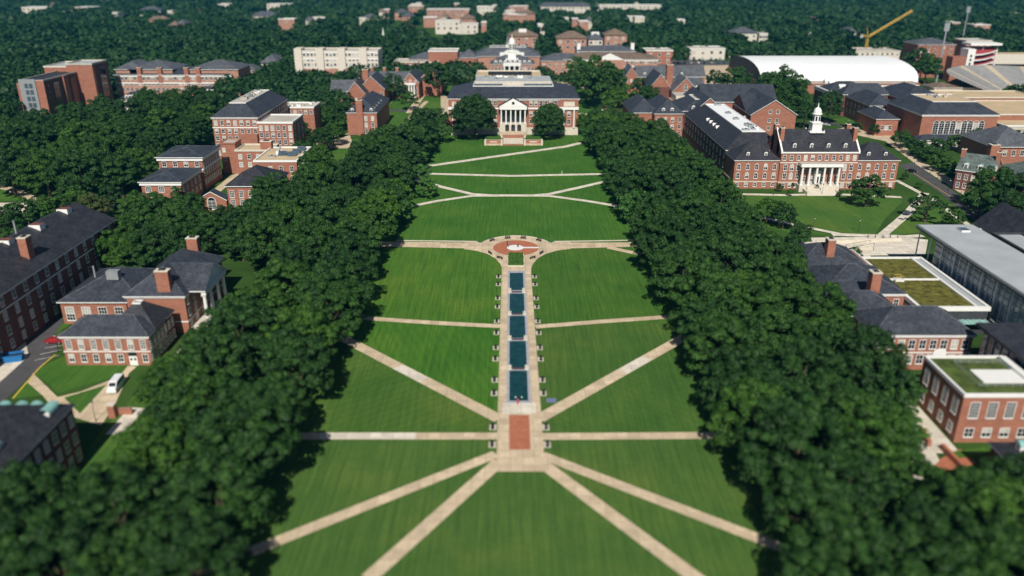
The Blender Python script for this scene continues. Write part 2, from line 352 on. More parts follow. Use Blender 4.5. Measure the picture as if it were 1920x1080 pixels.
# ---------------------------------------------------------------- benches
def make_bench(pad=True):
    t = thing('park_bench', 'x', 'bench', 0, 0)
    if pad: MB().box(-.7, .75, -1.05, 1.05, 0, .08, 'limestone').build('pad', t)
    s = MB()
    for k in range(4): s.box(-.3+k*.15, -.18+k*.15, -.95, .95, .52, .57, 'dark_metal')
    s.build('seat', t)
    b = MB()
    for k in range(3): b.box(-.36, -.32, -.95, .95, .64+k*.14, .73+k*.14, 'dark_metal')
    b.build('backrest', t)
    for s_ in (-1, 1):
        MB().box(-.36, .3, s_*.9-.04, s_*.9+.04, .12 if pad else 0, .52, 'dark_metal').build('leg', t)
    return t
def copy_tree(o, parent=None):
    c = o.copy(); S.collection.objects.link(c); c.parent = parent
    for ch in list(o.children): copy_tree(ch, c)
    return c
ORD = ['first', 'second', 'third', 'fourth', 'fifth', 'sixth', 'seventh', 'eighth', 'ninth', 'tenth', 'eleventh', 'twelfth', 'thirteenth', 'fourteenth', 'fifteenth', 'sixteenth', 'seventeenth', 'eighteenth', 'nineteenth', 'twentieth', 'twenty-first', 'twenty-second', 'twenty-third', 'twenty-fourth', 'twenty-fifth', 'twenty-sixth', 'twenty-seventh', 'twenty-eighth', 'twenty-ninth', 'thirtieth', 'thirty-first', 'thirty-second', 'thirty-third', 'thirty-fourth', 'thirty-fifth', 'thirty-sixth']
bench0 = make_bench(); used = False
rows = [518.5, 533, 559, 575.2, 602.3, 624, 652, 673.2, 712.5, 737.5, 801, 833.6]
for side in (-1, 1):
    for i, py in enumerate(rows[::-1]):
        if used: o = copy_tree(bench0)
        else: o = bench0; used = True
        y = GY(py+1); o.location = ((XL-.95 if side < 0 else XR+.95), y, ZP)
        o.rotation_euler = (0, 0, 0 if side < 0 else pi)
        tag(o, f'dark bench on the {"left" if side<0 else "right"} edge of the central walk, {ORD[i]} from the near end', 'bench', 'benches along the central walk')
bp0 = make_bench(False); used = False
for nm, px, py in (('top arc, far left', 923, 452.5), ('top arc, left of centre', 952, 448.5), ('top arc, right of centre', 981, 448.5), ('top arc, far right', 1010, 452.5),
                   ('left flare, beside the round brick circle', 919, 476), ('left flare, beside the hedge bed', 937, 485.5), ('right flare, beside the round brick circle', 1015, 476), ('right flare, beside the hedge bed', 998.5, 485.5)):
    o = copy_tree(bp0) if used else bp0; used = True
    x, y = G(px, py); o.location = (x, y, ZP+.05); o.rotation_euler = (0, 0, math.atan2(cpy-2-y, cpx-x))
    tag(o, f'dark bench on the rim of the round plaza, {nm}', 'bench', 'benches round the brick plaza')
# ---------------------------------------------------------------- trees
def crown_mesh(seed, ncl, nl, size, mat, flat=.95, lump=.30, name='crown'):
    r = np.random.RandomState(seed)
    # clump centres fill an uneven dome; unit crown radius, trunk top at the origin
    C = []; RR = []
    lob = r.normal(size=(7, 3)); lob /= np.linalg.norm(lob, axis=1, keepdims=True); amp = r.uniform(-.16, .2, 7)
    while len(C) < ncl:
        d = r.normal(size=3); d /= np.linalg.norm(d)
        if d[2] < -.62: continue
        rad = r.uniform(.42, .9)**.7*(1+sum(a_*max(0, np.dot(d, l))**3 for a_, l in zip(amp, lob)))*(.92+.1*r.rand())
        q = d*rad; q[2] = q[2]*flat+(.0 if d[2] > 0 else .12)
        if any(np.linalg.norm(q-c_) < .11 for c_ in C): continue
        C.append(q); RR.append(r.uniform(.10, lump))
    P = []; N = []
    for c_, rr in zip(C, RR):
        d = r.normal(size=(nl, 3)); d /= np.linalg.norm(d, axis=1, keepdims=True); d[:, 2] = np.where(d[:, 2] < -.35, -d[:, 2]*.6, d[:, 2])
        q = c_+d*rr*(r.uniform(.55, 1.0, nl)**.4)[:, None]*[1, 1, .8]
        P.append(q); N.append(d*1.0+r.normal(size=(nl, 3))*.36+[0, 0, .25])
    P = np.concatenate(P); N = np.concatenate(N)
    return leafmesh(P, N, size, mat, r, name)
def trunk_mesh(seed, hh=1.0):
    r = random.Random(seed); mb = MB(); mb.tube((0, 0, -hh), (0, 0, -.35), .055, .04, 'bark', 8)
    for k in range(6):
        an = k*1.05+r.uniform(-.3, .3); e = r.uniform(.3, .5)
        mid = (cos(an)*e*.5, sin(an)*e*.5, -.08+r.uniform(-.05, .1)); mb.tube((0, 0, -.38), mid, .026, .015, 'bark', 6)
        mb.tube(mid, (cos(an)*e, sin(an)*e, .12+r.uniform(0, .15)), .014, .005, 'bark', 5)
    mb.tube((0, 0, -.36), (.03, .02, .45), .035, .012, 'bark', 6)
    return mb.data('trunk')
NEAR = [crown_mesh(10+i, 140, 175, .027, 'leaf', 1.0, .20) for i in range(8)]
MIDC = [crown_mesh(30+i, 56, 90, .052, 'leaf', 1.0, .29) for i in range(5)]
DENSE = [crown_mesh(80+i, 260, 150, .026, 'leaf', 1.0, .20) for i in range(2)]
LITE = [crown_mesh(50+i, 70, 100, .05, 'leaf_light', 1.05, .28) for i in range(2)]
OLIV = [crown_mesh(60, 34, 45, .06, 'leaf_olive', .7, .22)]
SPARSE = [crown_mesh(64, 30, 60, .045, 'leaf', .55, .2)]
PURP = [crown_mesh(70, 26, 60, .1, 'leaf_purple', .9, .34)]
TR = [trunk_mesh(i) for i in range(3)]
SETS = {'dense': DENSE, 'near': NEAR, 'mid': MIDC, 'light': LITE, 'olive': OLIV, 'sparse': SPARSE, 'purple': PURP}
TREES = []; RECTS = []
def tree(x, y, r, label, group=None, kind='near', hh=1.0, zs=1.0, cat='tree'):
    t = thing('broadleaf_tree', label, cat, x, y, 0, 0, group)
    zc = r*hh*.98; a = rnd.uniform(0, 6.28); s = SETS[kind]
    inst('crown', s[rnd.randrange(len(s))], t, (0, 0, zc), a, (r, r*rnd.uniform(.93, 1.07), r*zs*rnd.uniform(.94, 1.08)))
    inst('trunk', TR[rnd.randrange(3)], t, (0, 0, zc), a, (r, r, r*hh*.98))
    TREES.append((x, y, r)); return t
def blocked(x, y, m=3):
    return any(a-m < x < b+m and c-m < y < d+m for a, b, c, d in RECTS)
# ---------------------------------------------------------------- building kit
WIN = {}
def win_data(w, h, st):
    k = (round(w, 2), round(h, 2), st)
    if k in WIN: return WIN[k]
    f = MB(); t = .13 if w < 2.2 else .18; fm = 'white_trim' if st != 'dark' else 'dark_metal'
    f.box(-w/2-t, -w/2, -.07, .0, -t, h+t, fm).box(w/2, w/2+t, -.07, .0, -t, h+t, fm)
    f.box(-w/2, w/2, -.07, 0, h, h+t, fm).box(-w/2-t, w/2+t, -.14, 0, -t-.12, 0-.0, fm)
    nx, nz = {'sash': (1, 1), 'grid': (2, 3), 'big': (2, 4), 'plain': (0, 1), 'dark': (1, 2), 'arch': (1, 4), 'blind': (1, 1), 'key': (1, 1)}[st]
    for i in range(nx): x = -w/2+w*(i+1)/(nx+1); f.box(x-.04, x+.04, -.06, 0, 0, h, fm)
    for i in range(nz): z = h*(i+1)/(nz+1); f.box(-w/2, w/2, -.05, 0, z-.04, z+.04, fm)
    if st == 'arch':
        n = 8; pts = [(w/2*cos(pi*i/n), h+w/2*sin(pi*i/n)) for i in range(n+1)]
        po = [((w/2+t)*cos(pi*i/n), h+(w/2+t)*sin(pi*i/n)) for i in range(n+1)]
        for i in range(n):
            f.poly([(po[i+1][0], -.07, po[i+1][1]), (pts[i+1][0], -.07, pts[i+1][1]), (pts[i][0], -.07, pts[i][1]), (po[i][0], -.07, po[i][1])], fm)
    if st == 'key': f.box(-.16, .16, -.1, 0, h+t, h+t+.35, fm)
    g = MB(); gm_ = 'glass_dark'
    g.poly([(-w/2, -.025, 0), (w/2, -.025, 0), (w/2, -.025, h), (-w/2, -.025, h)], gm_)
    if st == 'arch': g.poly([(-w/2, -.025, h)]+[(w/2*cos(pi*i/8), -.025, h+w/2*sin(pi*i/8)) for i in range(9)][:-1], gm_)
    g2 = MB(); zz = h*.45
    g2.poly([(-w/2, -.025, 0), (w/2, -.025, 0), (w/2, -.025, zz), (-w/2, -.025, zz)], gm_)
    g2.poly([(-w/2, -.027, zz), (w/2, -.027, zz), (w/2, -.027, h), (-w/2, -.027, h)], 'glass_blind')
    g3 = MB().poly([(-w/2, -.026, 0), (w/2, -.026, 0), (w/2, -.026, h), (-w/2, -.026, h)], 'glass_blind')
    WIN[k] = (f.data('window'), [g.data('pane'), g.data('pane'), g2.data('pane'), g3.data('pane') if st != 'arch' else g.data('pane')])
    return WIN[k]
ANG = {'F': 0, 'R': pi/2, 'B': pi, 'L': -pi/2}
class Bld:
    def __init__(s, name, label, cat, x0, x1, y0, y1, h, rot=0, z=0, group=None, wall='brick', base=True, panes=True):
        s.cx, s.cy = (x0+x1)/2, (y0+y1)/2; s.t = thing(name, label, cat, s.cx, s.cy, z, rot, group)
        s.x0, s.x1, s.y0, s.y1, s.h = x0-s.cx, x1-s.cx, y0-s.cy, y1-s.cy, h; s.nw = 0; s.panes = panes; s.gp = group
        RECTS.append((x0, x1, y0, y1))
        if base: s.wall(h=h, mat=wall)
    def rect(s, r):
        return (s.x0, s.x1, s.y0, s.y1) if r is None else (r[0]-s.cx, r[1]-s.cx, r[2]-s.cy, r[3]-s.cy)
    def wall(s, r=None, h=None, mat='brick', z0=-.5, name='wall', base=None):
        x0, x1, y0, y1 = s.rect(r); h = h or s.h
        if r: RECTS.append((r[0], r[1], r[2], r[3]))
        mb = MB().box(x0, x1, y0, y1, z0, h, mat); o = mb.build(name, s.t)
        if base: MB().box(x0-.12, x1+.12, y0-.12, y1+.12, z0, base, 'stone').build('plinth', s.t)
        return o
    def band(s, z, th=.5, over=.35, r=None, mat='white_trim', name='cornice'):
        x0, x1, y0, y1 = s.rect(r)
        mb = MB(); o = over
        mb.box(x0-o, x1+o, y0-o, y0+.1, z-th, z, mat).box(x0-o, x1+o, y1-.1, y1+o, z-th, z, mat)
        mb.box(x0-o, x0+.1, y0+.1, y1-.1, z-th, z, mat).box(x1-.1, x1+o, y0+.1, y1-.1, z-th, z, mat)
        return mb.build(name, s.t)
    def hip(s, rise=4, over=.7, flat=1.0, r=None, z=None, mat='slate', top='flat_roof', run=None, eave='white_trim'):
        x0, x1, y0, y1 = s.rect(r); z = (s.h if z is None else z)+.012; o = over
        x0 -= o; x1 += o; y0 -= o; y1 += o; w_, d = x1-x0, y1-y0; k = (run if run else min(w_, d)/2*flat)
        mb = MB(); A = [(x0, y0), (x1, y0), (x1, y1), (x0, y1)]
        for i in range(4):
            a, c = A[i], A[(i+1) % 4]; mb.poly([(*a, z), (*c, z), (*c, z+.28), (*a, z+.28)], eave)
        mb.poly([(*p, z) for p in A[::-1]], eave)
        z += .28; I = [(x0+k, y0+k), (x1-k, y0+k), (x1-k, y1-k), (x0+k, y1-k)]
        if k >= min(w_, d)/2-.01:
            if w_ >= d: I = [(x0+k, y0+d/2)]+[(x1-k, y0+d/2)]; q = [0, 1, 1, 0]
            else: I = [(x0+w_/2, y0+k), (x0+w_/2, y1-k)]; q = [0, 0, 1, 1]
            for i in range(4):
                j = (i+1) % 4; P = [(*A[i], z), (*A[j], z), (*I[q[j]], z+rise)]
                if q[i] != q[j]: P.append((*I[q[i]], z+rise))
                mb.poly(P, mat)
            ob = mb.build('roof', s.t)
            rp = [(*p, z+rise) for p in I]; rg = MB().tube(rp[0], rp[1], .13, .13, 'slate_grey' if mat == 'slate' else mat, 4) if np.linalg.norm(np.array(rp[0])-np.array(rp[1])) > .5 else MB()
            for i in range(4): rg.tube((*A[i], z), (*I[q[i]], z+rise), .1, .1, 'slate_grey' if mat == 'slate' else mat, 4)
            rg.build('ridge_cap', ob); return ob
        for i in range(4):
            j = (i+1) % 4; mb.poly([(*A[i], z), (*A[j], z), (*I[j], z+rise), (*I[i], z+rise)], mat)
        mb.poly([(*p, z+rise) for p in I], top)
        ob = mb.build('roof', s.t)
        cb = MB(); a, c = I[0], I[2]
        cb.box(a[0]-.1, c[0]+.1, a[1]-.1, a[1]+.2, z+rise-.1, z+rise+.3, 'white_trim').box(a[0]-.1, c[0]+.1, c[1]-.2, c[1]+.1, z+rise-.1, z+rise+.3, 'white_trim')
        cb.box(a[0]-.1, a[0]+.2, a[1]+.2, c[1]-.2, z+rise-.1, z+rise+.3, 'white_trim').box(c[0]-.2, c[0]+.1, a[1]+.2, c[1]-.2, z+rise-.1, z+rise+.3, 'white_trim')
        cb.build('roof_kerb', ob); return ob
    def gable(s, axis='x', rise=4, over=.5, r=None, z=None, mat='slate', wall='brick', par=False):
        x0, x1, y0, y1 = s.rect(r); z = (s.h if z is None else z)+.012; mb = MB(); wb = MB(); o = over
        tr = (lambda a, c, zz: (a, c, zz)) if axis == 'x' else (lambda a, c, zz: (c, a, zz))
        a0, a1, c0, c1 = (x0, x1, y0, y1) if axis == 'x' else (y0, y1, x0, x1); m = (c0+c1)/2; hw = (c1-c0)/2; dz = rise*o/hw
        th = .3
        for sgn in (-1, 1):
            e = m+sgn*(hw+o)
            P = [tr(a0-o, e, z-dz), tr(a1+o, e, z-dz), tr(a1+o, m, z+rise), tr(a0-o, m, z+rise)]
            Q = [(p[0], p[1], p[2]+th) for p in P]
            mb.poly(Q if (sgn < 0) == (axis == 'x') else Q[::-1], mat)
            mb.poly(P[::-1] if (sgn < 0) == (axis == 'x') else P, 'white_trim')
            mb.poly([P[0], P[1], Q[1], Q[0]], 'white_trim')
            mb.poly([P[3], P[0], Q[0], Q[3]], 'white_trim'); mb.poly([P[1], P[2], Q[2], Q[1]], 'white_trim')
        for a_ in (a0, a1): MB().poly([tr(a_, c0, z-.02), tr(a_, c1, z-.02), tr(a_, m, z+rise-.03)], wall).build('gable_wall', s.t)
        ob = mb.build('roof', s.t)
        if par:
            for a_, sg in ((a0, -1), (a1, 1)):
                pb = MB()
                for sgn in (-1, 1):
                    e = m+sgn*(hw+.5)
                    for dd in (0,):
                        lo = [tr(a_-.35, e, z-.6), tr(a_+.35, e, z-.6), tr(a_+.35, m, z+rise), tr(a_-.35, m, z+rise)]
                        hi = [(p[0], p[1], p[2]+.95) for p in lo]
                        pb.poly(hi, 'white_trim'); pb.poly([lo[0], lo[3], hi[3], hi[0]], wall); pb.poly([lo[1], lo[2], hi[2], hi[1]], wall); pb.poly([lo[0], lo[1], hi[1], hi[0]], 'white_trim')
                pb.build('gable_parapet', s.t)
        return ob
    def flat(s, par=.7, r=None, z=None, mat='flat_roof', edge='white_trim', over=.25, th=.45):
        x0, x1, y0, y1 = s.rect(r); z = (s.h if z is None else z); o = over; mb = MB()
        mb.box(x0-o, x1+o, y0-o, y0+th, z+.01, z+par, edge).box(x0-o, x1+o, y1-th, y1+o, z+.01, z+par, edge)
        mb.box(x0-o, x0+th, y0+th, y1-th, z+.01, z+par, edge).box(x1-th, x1+o, y0+th, y1-th, z+.01, z+par, edge)
        mb.build('parapet', s.t)
        return MB().box(x0+th, x1-th, y0+th, y1-th, z+.01, z+par*.35, mat).build('roof', s.t)
    def win(s, face, n, zs, w=1.2, h=2.0, r=None, st='sash', m=None, a0=None, a1=None, skip=(), name='window'):
        x0, x1, y0, y1 = s.rect(r)
        L0, L1 = (x0, x1) if face in 'FB' else (y0, y1)
        if a0 is not None: L0, L1 = (a0-s.cx, a1-s.cx) if face in 'FB' else (a0-s.cy, a1-s.cy)
        if m is None: m = (L1-L0)/n/2
        fd, ps = win_data(w, h, st)
        for z in (zs if isinstance(zs, (list, tuple)) else [zs]):
            for i in range(n):
                if i in skip or s.nw >= 100: continue
                a = L0+m+(L1-L0-2*m)*(i/(n-1) if n > 1 else .5)
                loc = {'F': (a, y0-.012, z), 'B': (a, y1+.012, z), 'L': (x0-.012, a, z), 'R': (x1+.012, a, z)}[face]
                o = inst(name, fd, s.t, loc, ANG[face]); s.nw += 1
                inst('pane', ps[rnd.choice((0, 0, 1, 2, 3)) if st not in ('big', 'grid', 'dark') else rnd.choice((0, 0, 0, 2))], o)
    def chimney(s, x, y, z0, z1, w=1.6, d=1.2, mat='brick', cap='stone'):
        x -= s.cx; y -= s.cy
        MB().box(x-w/2, x+w/2, y-d/2, y+d/2, z0, z1, mat).box(x-w/2-.12, x+w/2+.12, y-d/2-.12, y+d/2+.12, z1, z1+.25, cap).box(x-w/4, x+w/4, y-d/4, y+d/4, z1+.25, z1+.5, 'dark_metal').build('chimney', s.t)
    def dormer(s, x, y, z, face='F', w=1.5, h=1.7, d=2.6, roof='copper', front='white_trim', tri=False):
        x -= s.cx; y -= s.cy
        mb = MB(); mb.box(-w/2, w/2, 0, d, 0, h, front); q = w/2+.15
        if tri:
            mb.poly([(-q, -.15, h), (q, -.15, h), (0, -.15, h+w*.5)], front)
            mb.poly([(q, -.15, h), (q, d, h), (0, d, h+w*.5), (0, -.15, h+w*.5)], roof); mb.poly([(0, -.15, h+w*.5), (0, d, h+w*.5), (-q, d, h), (-q, -.15, h)], roof)
        else:
            n = 8; P = [(q*cos(pi*i/n), q*.8*sin(pi*i/n)) for i in range(n+1)]
            for i in range(n): mb.poly([(P[i][0], -.15, h+P[i][1]), (P[i][0], d, h+P[i][1]), (P[i+1][0], d, h+P[i+1][1]), (P[i+1][0], -.15, h+P[i+1][1])], roof)
            mb.poly([(p[0], -.15, h+p[1]) for p in P], front)
        o = mb.build('dormer', s.t, (x, y, z)); o.rotation_euler = (0, 0, ANG[face])
        g = MB().poly([(-w*.3, -.17, .25), (w*.3, -.17, .25), (w*.3, -.17, h+.1), (-w*.3, -.17, h+.1)], 'glass_dark').box(-.04, .04, -.2, -.171, .25, h+.1, 'white_trim').box(-w*.3, w*.3, -.2, -.172, h*.55, h*.55+.07, 'white_trim')
        g.build('pane', o)
    def columns(s, pts, z0, z1, r=.5):
        for x, y in pts:
            x -= s.cx; y -= s.cy
            MB().box(x-r*1.25, x+r*1.25, y-r*1.25, y+r*1.25, z0, z0+.3, 'white_trim').cyl(x, y, z0+.3, z1-.4, r, r*.84, 'white_trim', 12).box(x-r*1.15, x+r*1.15, y-r*1.15, y+r*1.15, z1-.4, z1, 'white_trim').build('column', s.t)
    def box(s, name, x0, x1, y0, y1, z0, z1, mat, top=None):
        return MB().box(x0-s.cx, x1-s.cx, y0-s.cy, y1-s.cy, z0, z1, mat, top).build(name, s.t)
    def units(s, r, z, n, seed=1, mats=('steel', 'flat_roof', 'white_trim')):
        rr = random.Random(seed)
        for i in range(n):
            x = rr.uniform(r[0]+1, r[1]-1)-s.cx; y = rr.uniform(r[2]+1, r[3]-1)-s.cy; a, c, hh = rr.uniform(.6, 1.8), rr.uniform(.6, 1.8), rr.uniform(.5, 1.5)
            mb = MB().box(x-a, x+a, y-c, y+c, z, z+hh, rr.choice(mats)); mb.cyl(x, y, z+hh, z+hh+.3, .4, .4, 'dark_metal', 8); mb.build('roof_unit', s.t)
def fr(pl, pr, py, h, pyb=None, depth=None):
    y0 = GY(py, h); return GX(pl, py, h), GX(pr, py, h), y0, (GY(pyb, h) if pyb is not None else y0+depth)
plain('base_stone', (.56, .52, .45), .85, .14)
# ================================================================ left of the mall
# long hall at the left edge, its brick darkened to paint in shade
b = Bld('residence_hall', 'long four-storey shade-darkened brick hall with charcoal roof cut by the left edge of the photo', 'building', -146, -123.4, 128, 238, 15.4, wall='brick_deep_shade')
b.gable('y', 5.2, .7, mat='shingle', wall='brick_deep_shade'); b.win('R', 19, [1.2], 1.3, 2.0, a0=140, a1=237, st='sash'); b.win('R', 19, [4.6, 8.4, 12.2], 1.3, 2.2, a0=140, a1=237)
b.band(11.3, .3, .12, name='string_course')
b.chimney(-127.5, GY(484, 17), 15, 22.8, 2.2, 2.6)
for px, py in ((121, 398), (70, 428), (12, 457)):
    x, y = G(px, py, 20); b.box('roof_vent', x-1.6, x+1.6, y-1.3, y+1.3, 17.5, 21.3, 'white_trim', 'brick_deep_shade')
b.box('flue', *[GX(45, 432, 20)-.2, GX(45, 432, 20)+.2], GY(440, 20), GY(440, 20)+.4, 17, 24, 'steel')
# hall with chimneys and a portico towards the mall
x0, x1, y0, y1 = fr(236, 345, 556, 10.5, 484)
b = Bld('hipped_hall', 'brick hall left of the lawn with charcoal hip roofs, two chimneys and white portico', 'building', x0, x1, y0, y1, 10.5)
b.hip(5.2, .6, 1.0); b.band(10.45, .35, .3)
b.chimney(GX(288, 575, 10.5), y0+1.5, 0, 17.0, 3.3, 2.0)
b.chimney(GX(366, 479, 12), y1-2, 8, 17.3, 3.0, 2.0)
b.win('R', 2, [1.2, 4.6, 7.8], 1.2, 2.0, a0=y0, a1=y0+8); b.win('R', 2, [1.2, 4.6, 7.8], 1.2, 2.0, a0=y1-8, a1=y1)
b.band(3.6, .3, .1, name='string_course')
ym = (GY(497, 15)+GY(497, 15))/2; px1 = x1+4.2; pr_ = (x1-5, px1, ym-8, ym+8)
b.gable('x', 4.6, .4, r=(x0+7, px1, ym-8, ym+8), z=10.9, wall='white_trim')
b.box('entablature', px1-.9, px1+.3, ym-8, ym+8, 9.6, 10.88, 'white_trim'); b.box('podium', x1+.01, px1+1, ym-8.4, ym+8.4, 0, 1.3, 'stone')
b.columns([(px1-.5, ym+k) for k in (-7.2, -2.6, 2.6, 7.2)], 1.3, 9.6, .5)
st = MB()
for k in range(8): st.box(px1+1-b.cx+k*.45, px1+1.45-b.cx+k*.45, ym-5-b.cy, ym+5-b.cy, 0, 1.3-k*.16, 'stone')
st.build('steps', b.t)
b.win('R', 3, [1.8, 6.2], 1.3, 2.4, a0=ym-7, a1=ym+7)
wx0, wx1, wy0, wy1 = fr(112, 236, 567, 6.3, 508)
b.wall((wx0, wx1-.01, wy0, wy1), 6.3); b.hip(5, .6, 1.0, r=(wx0, wx1+4, wy0, wy1), z=6.3)
b.win('F', 4, [1.2], 2.1, 3.7, r=(wx0, wx1, wy0, wy1), st='grid')
x, y = G(213, 514, 11.5); b.box('roof_vent', x-1.6, x+1.6, y-1, y+1, 10.2, 12.6, 'steel'); x, y = G(178, 518, 9); b.box('flue', x-.2, x+.2, y, y+.4, 8, 12, 'steel')
# low south-east wing
sx0, sx1, sy0, sy1 = fr(114, 277, 632, 7.5, 584)
b = Bld('two_storey_wing', 'two-storey brick wing with white string course and double white door beside the parked van', 'building', sx0, sx1, sy0, sy0+9.5, 7.5)
b.hip(3.4, .5, 1.0, r=(sx0, sx1, sy0, sy0+9.5)); b.band(3.85, .28, .1, name='string_course'); b.band(7.45, .25, .3)
b.win('F', 7, [4.4], 1.15, 2.3, st='grid'); b.win('F', 7, [1.0], 1.15, 1.9, skip=(5,))
xd = sx0+(sx1-sx0)*(5.5/7)
dm = MB().box(xd-b.cx-.95, xd-b.cx+.95, b.y0-.12, b.y0, 0, 2.5, 'white_trim'); o = dm.build('door', b.t)
MB().box(xd-b.cx-.95, xd-b.cx+.95, b.y0-.1, b.y0-.01, 2.52, 3.5, 'glass_dark').build('transom', b.t)
for s_ in (-.45, .45): MB().poly([(xd-b.cx+s_-.25, b.y0-.14, 1.4), (xd-b.cx+s_+.25, b.y0-.14, 1.4), (xd-b.cx+s_+.25, b.y0-.14, 2.0), (xd-b.cx+s_-.25, b.y0-.14, 2.0)], 'glass_dark').build('pane', o)
b.wall((sx1-11, sx1-.05, sy0+9.51, sy1), 7.5, mat='brick_deep_shade'); b.hip(4.6, .5, .85, r=(sx1-11, sx1, sy0+4, sy1), mat='shingle', top='roof_brown')
b.win('R', 7, [1.0, 4.4], 1.1, 1.9, a0=sy0, a1=sy1)
# bottom left hall with teal dormers, shade put into its brick colour
yB = GY(762, 12)
b = Bld('mansard_hall', 'shade-darkened brick hall with charcoal mansard roof and teal dormers at the lower left corner', 'building', -128, -82.8, 78, yB, 12, wall='brick_deep_shade')
b.hip(4.8, .5, run=9.0, mat='shingle'); b.win('R', 11, [1.2, 4.8, 8.6], 1.3, 2.1, a0=100, a1=yB)
for px, py in ((48, 838), (28, 857), (6, 878), (-14, 900)):
    x, y = G(px, py, 14.5); b.dormer(-85.6, y, 13.0, 'R', 1.9, 1.5, 4)
for px in (2, 34, 62, 92): b.dormer(GX(px, 752, 15), yB-2.2, 12.0, 'B', 1.9, 1.6, 3.4)
# group of halls beyond
x0, x1, y0, y1 = fr(397, 482, 221, 20, 186)
b = Bld('tall_hall', 'tall five-storey brick hall with dark hip roof and flat pale top in the left grove', 'building', x0, x1, y0, y1, 20)
b.hip(5.5, .6, run=7.5); b.band(20, .5, .3); b.band(15.6, .5, .15, name='string_course'); b.win('F', 7, [16.6, 12.6, 9.2, 5.6, 2.0], 1.4, 2.0); b.win('R', 12, [16.6, 12.6, 9.2], 1.4, 2.0); b.units((x0+9, x1-9, y0+9, y1-9), 25.6, 8, 3)
x0, x1, y0, y1 = fr(482, 548, 232, 17.4, 217)
b = Bld('flat_roofed_wing', 'four-storey flat-roofed brick wing with white parapet right of the tall hall', 'building', x0+.05, x1, y0+.3, y1, 17.4)
b.flat(.9); b.win('F', 6, [14.2, 10.8, 7.4, 4.0], 1.4, 2.1); b.win('R', 3, [14.2, 10.8, 7.4], 1.3, 2.0)
b.box('brick_tower', x0-9, x0-.1, y0-2, y0+8, 0, 12.5, 'brick')
x0, x1, y0, y1 = fr(527, 588, 203, 15, 194)
b = Bld('flat_roofed_block', 'smaller flat-roofed brick block peeking out behind the flat-roofed wing', 'building', x0, x1, y0, y1, 15)
b.flat(.9); b.win('F', 6, [12], 1.4, 1.8); b.units((x0, x1, y0, y1), 15.2, 6, 4)
x0, x1, y0, y1 = fr(295, 377, 291, 15, 271)
b = Bld('corniced_hall', 'brick hall with deep white cornice and low hip roof, upper of a pair', 'building', x0, x1, y0, y1, 14.0)
b.hip(2.2, 1.0, 1.0); b.band(14, 1.3, .5); b.win('F', 4, [10.2, 6.6, 3], 1.6, 2.0); b.win('R', 8, [9.8, 6.2, 2.6], 1.2, 2.0); b.band(9.3, .7, .2, name='string_course')
cxw = x1
x0, x1, y0, y1 = fr(263, 337, 338, 11, 313)
b = Bld('corniced_hall', 'lower brick hall with deep white cornice in front of the upper corniced hall', 'building', x0, x1, y0, y1, 10.2)
b.hip(2.0, .9, 1.0); b.band(10.2, 1.2, .5); b.win('F', 3, [6.4, 2], 2.0, 2.0, st='grid'); b.win('R', 5, [6, 2.4], 1.2, 2.0)
x0, x1, y0, y1 = fr(412, 440, 270, 13.5, 262)
b = Bld('brick_stair_tower', 'plain orange brick stair tower right of the upper corniced hall', 'tower', x0, x1, y0, y0+9, 13.5, panes=False)
b.flat(.5, edge='brick'); b.win('F', 1, [10, 6], 1.2, 1.6, a0=x0, a1=x0+3)
x0, x1, y0, y1 = fr(441, 508, 284, 10.5, 270)
b = Bld('tan_roofed_block', 'flat tan-roofed brick block with wide chimney, right of the orange stair tower', 'building', x0, x1, y0, y0+13, 10.5)
b.flat(.8, mat='flat_tan', edge='stone'); b.win('F', 4, [7.2, 3.6], 1.5, 2.0); b.chimney(x1-2.5, y0+3, 10, 14.5, 5, 3)
x0, x1, y0, y1 = fr(476, 556, 304, 11, 278)
b = Bld('skylight_roof_hall', 'brick hall with flat tan roof carrying tilted skylights and a green copper side porch', 'building', x0, x1, y0, y1, 11)
b.flat(.8, mat='flat_tan', edge='white_trim'); b.win('F', 4, [7, 3], 1.4, 2.2)
for i, (px, py) in enumerate(((548, 291), (556, 286), (565, 281), (530, 290))):
    x, y = G(px, py, 11.5); MB().poly([(-1.9, -1.4, .1), (1.9, -1.4, .1), (1.9, 1.4, 1.7), (-1.9, 1.4, 1.7)], 'glass_blue').box(-1.9, 1.9, 1.3, 1.45, 0, 1.65, 'white_trim').build('skylight', b.t, (x-b.cx, y-b.cy, 11.2))
b.units((x0+1, x1-8, y0+3, y1-1), 11.25, 5, 8)
py0, py1 = y0+2, y0+13
b.box('porch_wall', x1+.3, x1+4.2, py0+.5, py1-.5, 0, 8.4, 'brick_deep_shade'); b.gable('y', 1.6, .4, r=(x1+.2, x1+4.6, py0, py1), z=8.6, mat='copper', wall='white_trim')
b.columns([(x1+4.3, py0+.4+k*(py1-py0-.8)/3) for k in range(4)], 0, 8.4, .4)
x0, x1, y0, y1 = fr(424, 512, 345, 10.5, 325)
b = Bld('hipped_pavilion', 'brick pavilion with dark pyramid roof, tall white windows and a gabled arched entrance', 'building', x0, x1, y0, y0+20, 9.5)
b.hip(5.5, .7, 1.0, mat='shingle'); b.win('F', 5, [5.2, 1.6], 1.5, 2.6, st='grid'); b.win('R', 4, [5.2, 1.6], 1.3, 2.4)
gx0, gx1, gy0, _ = fr(369, 424, 375, 4.5, depth=10)
b.wall((gx0, gx1, gy0, y0+3), 4.4); b.gable('y', 3.2, .3, r=(gx0, gx1, gy0, y0+3), z=4.4); b.win('F', 1, [1.0], 3.0, 3.0, r=(gx0, gx1, gy0, y0), st='arch', name='arched_entrance')
